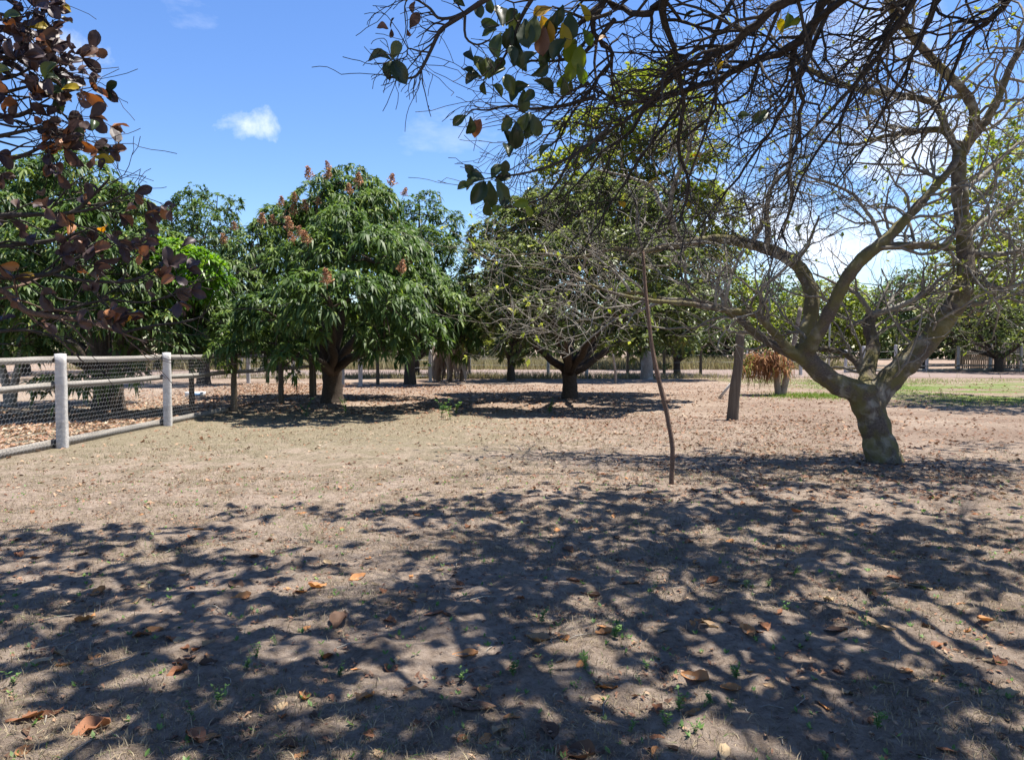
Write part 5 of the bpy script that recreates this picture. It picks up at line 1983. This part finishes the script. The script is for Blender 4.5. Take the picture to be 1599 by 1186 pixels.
def fallen():
    rnd = random.Random(5)
    named = [(1086, 1060, 46, 0, 'curled golden orange dead leaf right of centre near the bottom'), (727, 1022, 36, 1, 'pale orange upturned dead leaf lying below the middle'), (842, 995, 40, 2, 'tan folded dead leaf in a sun patch below the middle'),
             (955, 872, 34, 3, 'yellow dead leaf in the central shade, the yellowest of all'), (712, 918, 20, 4, 'small upright orange dead leaf in the central shade'), (277, 1050, 34, 5, 'broken rust brown dead leaf in the lower left shade'),
             (1437, 915, 44, 6, 'large pale tan dead leaf lying in the right hand shade'), (1447, 1060, 50, 7, 'long tan dead leaf in the lower right shade'), (1130, 1178, 36, 8, 'pale yellowish dead leaf cut by the bottom edge right of centre'),
             (905, 1168, 58, 9, 'large dark brown curled dead leaf at the bottom edge'), (58, 1036, 40, 10, 'pale grey tan dead leaf lying in the left shade'), (205, 940, 40, 11, 'long narrow tan dead leaf in the left shade'),
             (530, 970, 40, 0, 'twisted brown dead leaf in the left middle shade'), (645, 1075, 26, 1, 'small orange dead leaf in the bottom sun patch left of centre'), (622, 1032, 24, 2, 'tilted small tan dead leaf left of centre near the bottom'),
             (880, 1000, 30, 3, 'amber dead leaf beside the tan folded leaf'), (1168, 990, 34, 4, 'crumpled light orange dead leaf in the right sun patch'), (1305, 982, 34, 5, 'olive brown dead leaf in the lower right dapple'),
             (740, 1110, 60, 6, 'broad brown dead leaf half shaded near the bottom middle'), (140, 1135, 60, 7, 'heap of pale and rust dead leaf at the lower left corner'), (30, 1125, 50, 8, 'reddish dead leaf at the left bottom edge'),
             (1560, 1035, 40, 9, 'pale buff dead leaf at the right edge in the sun'), (1480, 1175, 40, 10, 'rust dead leaf near the lower right corner'), (370, 915, 30, 11, 'standing brown dead leaf in the left shade'), (470, 920, 26, 1, 'orange dead leaf at the edge of the left shade')]
    for i, (px, py, w, m, lab) in enumerate(named):
        ck = 'orange' if 'orange' in lab or 'amber' in lab else ('rust brown' if 'rust' in lab or 'red' in lab else ('dark brown' if 'brown' in lab else ('pale buff' if 'pale' in lab or 'yellow' in lab else 'tan')))
        sk = 'curled' if 'curled' in lab or 'folded' in lab or 'upturned' in lab else ('crumpled' if 'crumpled' in lab or 'twisted' in lab or 'broken' in lab or 'heap' in lab else 'flat')
        set_leaf(px, py, w * 1.15, FMESH[(ck, sk)][i % 2], rnd.uniform(0, 6.28), lab, 'dead leaves on the ground')
    rs = np.random.RandomState(8)
    n = 0
    while n < 262:
        py = 1186 - 450 * rs.uniform() ** .7
        px = rs.uniform(0, 1599)
        if py < 800 and px < 550 and rs.random() < .5:
            continue
        g = G(px, py)
        size = rs.uniform(.045, .125)
        wpx = size * F / g.y
        cn = ('dark brown', 'rust brown', 'rust brown', 'orange', 'orange', 'tan', 'pale buff')[rs.randint(7)]
        sn = ('flat', 'curled', 'crumpled')[rs.randint(3)]
        lab = sn + ' ' + cn + ' dead leaf ' + place_words(px, py)
        if lab in _seen:
            continue
        _seen[lab] = 1
        set_leaf(px, py, wpx, FMESH[(cn, sn)][rs.randint(2)], rs.uniform(0, 6.28), lab, 'dead leaves on the ground')
        n += 1
    # the rest of the litter: too many to count
    mb = MB()

    def scatter(n, fx, size, tone_lo, tone_hi):
        xy = np.array([fx() for _ in range(n)])
        s = rs.uniform(size[0], size[1], n)
        a = rs.uniform(0, 6.28, n)
        z = H(xy[:, 0], xy[:, 1]) + .006
        u = np.stack([np.cos(a), np.sin(a), rs.normal(0, .3, n)], 1) * s[:, None] * .5
        w = np.stack([-np.sin(a), np.cos(a), rs.normal(0, .35, n)], 1) * s[:, None] * rs.uniform(.2, .32, n)[:, None]
        c = np.stack([xy[:, 0], xy[:, 1], z + s * .08], 1)
        lift = np.zeros((n, 3))
        lift[:, 2] = s * rs.uniform(-.05, .3, n)
        v = np.stack([c - u, c - w + lift, c + u, c + w + lift, ], 1).reshape(-1, 3)
        i = np.arange(n)[:, None] * 4
        t = np.concatenate([i + np.array([[0, 1, 2]]), i + np.array([[0, 2, 3]])])
        tn = rs.uniform(tone_lo, tone_hi, n)
        mb.add(v, None, t, np.concatenate([tn, tn]))
    def drift(x, y):
        # bits gather in hollows
        for _ in range(4):
            if H(x, y) < -.003:
                break
            x += rs.normal(0, .25)
            y += rs.normal(0, .25)
        return (x, y)
    # under the mangoes and behind the fence: thick, pinkish orange
    scatter(9000, lambda: (min(rs.normal(-9.2, 2.0), -7.3 + (rs.uniform(0, 4) if rs.random() < .06 else 0)), rs.uniform(10, 33)), (.05, .13), .35, 1.0)
    scatter(3500, lambda: (rs.uniform(-12, -7.3), rs.uniform(10, 17)), (.06, .15), .45, 1.0)
    scatter(4500, lambda: (rs.normal(-3.5, 3.5), rs.uniform(17.5, 32)), (.05, .12), .2, .95)
    scatter(3600, lambda: (rs.normal(3.5, 3.8) + 1.5 * math.sin(rs.uniform(0, 9)), rs.uniform(13, 31)), (.04, .10), .2, .9)
    scatter(4200, lambda: (rs.normal(4.8, 2.6), rs.uniform(7.5, 17)), (.03, .085), .0, .75)
    scatter(1600, lambda: (rs.uniform(6, 22), rs.uniform(12, 34)), (.05, .12), .2, .8)
    scatter(14000, lambda: drift(rs.uniform(-5.5, 5.8), rs.uniform(2.6, 9.5)), (.01, .04), .0, .85)
    scatter(3200, lambda: drift(rs.uniform(-6.8, 6), rs.uniform(8, 18)), (.025, .08), .1, 1.0)
    o = mb.obj('leaf_litter', M_fallen_attr, None, False)
    tag(o, 'scattered small dead leaves and bits under the trees', 'litter', kind='stuff')


fallen()


def blades(name, n, fx, h, w, mat, label, cat, seed, tone=(0, 1), lean=.8, hpow=1.0, tonefn=None):
    rs = np.random.RandomState(seed)
    xy = fx(rs, n)
    n = len(xy)
    z = H(xy[:, 0], xy[:, 1])
    a = rs.uniform(0, 6.28, n)
    hh = rs.uniform(h[0], h[1], n) ** hpow
    ln = rs.uniform(.1, lean, n)
    b = rs.uniform(0, 6.28, n)
    base = np.stack([xy[:, 0], xy[:, 1], z - .004], 1)
    wv = np.stack([np.cos(a), np.sin(a), np.zeros(n)], 1) * (rs.uniform(w[0], w[1], n) * .5)[:, None]
    d = np.stack([np.cos(b) * ln, np.sin(b) * ln, np.ones(n)], 1)
    d /= np.linalg.norm(d, axis=1)[:, None]
    mid = base + d * (hh * .55)[:, None]
    tip = base + d * hh[:, None] + np.stack([np.cos(b) * ln, np.sin(b) * ln, -.5 * ln], 1) * (hh * .35)[:, None]
    v = np.stack([base - wv, base + wv, mid + wv * .7, mid - wv * .7, tip], 1).reshape(-1, 3)
    i = np.arange(n)[:, None] * 5
    t = np.concatenate([i + np.array([[0, 1, 2]]), i + np.array([[0, 2, 3]]), i + np.array([[3, 2, 4]])])
    tn = rs.uniform(tone[0], tone[1], n)
    if tonefn is not None:
        tn = tonefn(rs, xy, tn)
    mb = MB()
    mb.add(v, None, t, np.concatenate([tn, tn, tn]))
    o = mb.obj(name, mat, None, False)
    tag(o, label, cat, kind='stuff')
    return o


def patchy(rs, n, x0, x1, y0, y1, ypow=1.0, keep=.0, seed=3, sc=.9):
    r2 = np.random.RandomState(seed)
    k = r2.normal(0, 1, (8, 2)) * 2 * math.pi / sc * .35
    ph = r2.uniform(0, 6.28, 8)
    xy = np.stack([rs.uniform(x0, x1, n), y0 + (y1 - y0) * rs.uniform(0, 1, n) ** ypow], 1)
    f = np.sin(xy @ k.T + ph).sum(1) / 2.0
    return xy[(f + rs.normal(0, .5, n)) > keep]


# short straw in the foreground, thin where the sand shows
blades('dry_grass', 235000, lambda rs, n: patchy(rs, n, -6.2, 6.4, 2.5, 9.5, 1.55, -.55), (.014, .06), (.002, .0052), M_straw, 'short dry straw in the foreground soil', 'grass', 1, (0, .9), 2.6,
       tonefn=lambda rs, xy, t: np.where(rs.random(len(t)) < .035, rs.uniform(.93, 1, len(t)), t))
blades('dry_grass', 60000, lambda rs, n: patchy(rs, n, -6.8, 8, 8.5, 19, 1.2, -.2, 4, 1.6), (.02, .06), (.004, .008), M_straw, 'cropped dry turf on the open strip before the mango trees', 'grass', 2, (.2, .9), 1.3,
       tonefn=lambda rs, xy, t: np.where(rs.random(len(t)) < .10, rs.uniform(.9, 1, len(t)), t))
blades('lawn', 26000, lambda rs, n: patchy(rs, n, 10, 30, 20, 38, 1.0, .35, 6, 7), (.04, .11), (.01, .02), M_lawn, 'bright green lawn patches at the right', 'grass', 3, (0, 1), .8)
blades('lawn', 2600, lambda rs, n: np.stack([rs.normal(9.9, .9, n), rs.normal(24.2, .8, n)], 1), (.05, .14), (.01, .02), M_lawn, 'green grass patch at the foot of the dry twin stemmed plant', 'grass', 4, (0, 1), .8)
blades('tall_dry_grass', 26000, lambda rs, n: np.stack([rs.uniform(-34, 26, n), 55 + rs.uniform(0, 12, n)], 1), (.45, 1.25), (.03, .07), M_tallgrass, 'tall dry grass beyond the dirt road', 'grass', 5, (0, 1.0), .6)
blades('tall_dry_grass', 7000, lambda rs, n: np.stack([rs.normal(-2, 8, n), 39.5 + rs.uniform(-1.2, .6, n)], 1), (.15, .55), (.015, .035), M_tallgrass, 'dry weedy verge along the near side of the road', 'grass', 6, (0, 1), .7)


def weed_mesh(seed):
    rs = np.random.RandomState(seed)
    mb = MB()
    for s in range(rs.randint(2, 5)):
        a = rs.uniform(0, 6.28)
        L = rs.uniform(.5, 1.0)
        tipv = np.array([math.cos(a) * .45 * L, math.sin(a) * .45 * L, L])
        n = 6
        pts = [tipv * t * np.array([t, t, 1]) for t in np.linspace(0, 1, n)]
        mb.tube(pts, [.018] * n, 3, cap=False, tone=.3)
        for i in range(1, n):
            for k in range(3):
                b = rs.uniform(0, 6.28)
                d = np.array([math.cos(b), math.sin(b), .35])
                l = rs.uniform(.14, .28)
                w = np.array([-math.sin(b), math.cos(b), 0]) * l * .3
                p = np.array(pts[i])
                mb.add([p, p + d * l * .5 - w, p + d * l, p + d * l * .5 + w], [(0, 1, 2, 3)], None, tone=rs.random())
    return mb.mesh('weed', M_weed, False)


def weeds():
    rs = np.random.RandomState(12)
    wm = [weed_mesh(i) for i in range(5)]
    spots = [(1000, 1065), (1010, 1040), (900, 1075), (845, 970), (960, 1000), (860, 1060), (1060, 1110), (1100, 1110), (915, 1050), (800, 1055), (1040, 1140), (1085, 1150), (985, 1140), (1165, 920), (1200, 915), (1240, 905), (1310, 905), (1350, 985), (1370, 1140), (1110, 1105),
             (1140, 1115), (1260, 1000), (1225, 950), (400, 1030), (385, 1050), (430, 1010), (340, 1100), (300, 1120), (505, 1025), (530, 1050), (480, 830), (495, 850), (20, 1065), (600, 800), (1150, 1060), (1020, 925), (720, 1060), (1185, 880), (1290, 1180), (1500, 960)]
    for i, (px, py) in enumerate(spots):
        lab = 'small green weed seedling ' + place_words(px, py)
        if lab in _seen:
            near_leaf = min(((px - q[0]) ** 2 + (py - q[1]) ** 2, q[2]) for q in [(1086, 1060, 'the golden orange leaf'), (727, 1022, 'the pale orange upturned leaf'), (842, 995, 'the tan folded leaf'), (955, 872, 'the yellow leaf'), (905, 1168, 'the large curled brown leaf'), (1447, 1060, 'the long tan leaf'), (277, 1050, 'the broken rust leaf'), (1168, 990, 'the crumpled light orange leaf'), (1130, 1178, 'the pale leaf at the bottom edge'), (530, 970, 'the twisted brown leaf')])[1]
            lab = 'small green weed sprig ' + ('above ' if i % 2 else 'near ') + near_leaf
            if lab in _seen:
                lab = lab.replace('small green weed sprig', 'tiny low green weed')
            if lab in _seen:
                lab = lab.replace('tiny low green weed', 'thin upright green weed')
        _seen[lab] = 1
        g = G(px, py)
        o = place('weed', wm[i % 5])
        s = rs.uniform(.045, .1)
        o.location = (g.x, g.y, hz(g.x, g.y) - .003)
        o.rotation_euler = (0, 0, rs.uniform(0, 6.28))
        o.scale = (s, s, s)
        tag(o, lab, 'weed', 'green weeds in the foreground')
    # taller dry weeds in front of the mango shadow
    for i, (px, py) in enumerate([(703, 655), (690, 650), (478, 652), (712, 648), (858, 645), (540, 645)]):
        g = G(px, py)
        o = place('weed', wm[i % 5])
        s = rs.uniform(.25, .42)
        o.location = (g.x, g.y, 0)
        o.scale = (s, s, s)
        tag(o, ['tall spindly weed at the shade edge between the two trunks', 'tall weed just left of the spindly one between the trunks', 'thin weed at the shade edge left of the mango trunk', 'shorter weed right of the spindly one between the trunks', 'weed at the shade edge left of the dark forked trunk', 'weed at the shade edge just right of the mango trunk'][i], 'weed', 'weeds at the mango shade edge')
    # uncounted sprouts
    mb = MB()
    n = 1500
    for k in range(n):
        x, y = rs.uniform(-5.5, 6), 2.6 + 6.5 * rs.uniform() ** 1.4
        z = hz(x, y)
        s = rs.uniform(.012, .03)
        for j in range(3):
            b = rs.uniform(0, 6.28)
            d = np.array([math.cos(b), math.sin(b), .8]) * s
            w = np.array([-math.sin(b), math.cos(b), 0]) * s * .3
            p = np.array([x, y, z])
            mb.add([p, p + d * .5 - w, p + d, p + d * .5 + w], [(0, 1, 2, 3)], None, tone=rs.random())
    o = mb.obj('ground_sprouts', M_weed, None, False)
    tag(o, 'tiny green sprouts dotted over the foreground sand', 'sprouts', kind='stuff')


weeds()


def twigs_on_ground():
    rs = np.random.RandomState(3)
    mb = MB()
    for k in range(500):
        x, y = rs.uniform(-5, 7), 2.6 + 12 * rs.uniform() ** 1.3
        a = rs.uniform(0, 6.28)
        L = rs.uniform(.04, .22)
        d = np.array([math.cos(a), math.sin(a), 0]) * L
        p = np.array([x, y, hz(x, y) + .006])
        mb.tube([p, p + d * .5 + np.array([0, 0, .008]) + rs.normal(0, .01, 3) * np.array([1, 1, 0]), p + d], [.003, .0028, .0018], 4, cap=False)
    o = mb.obj('fallen_twigs', M_cashew_twig, None)
    tag(o, 'thin fallen twigs scattered over the soil', 'twigs', kind='stuff')


twigs_on_ground()
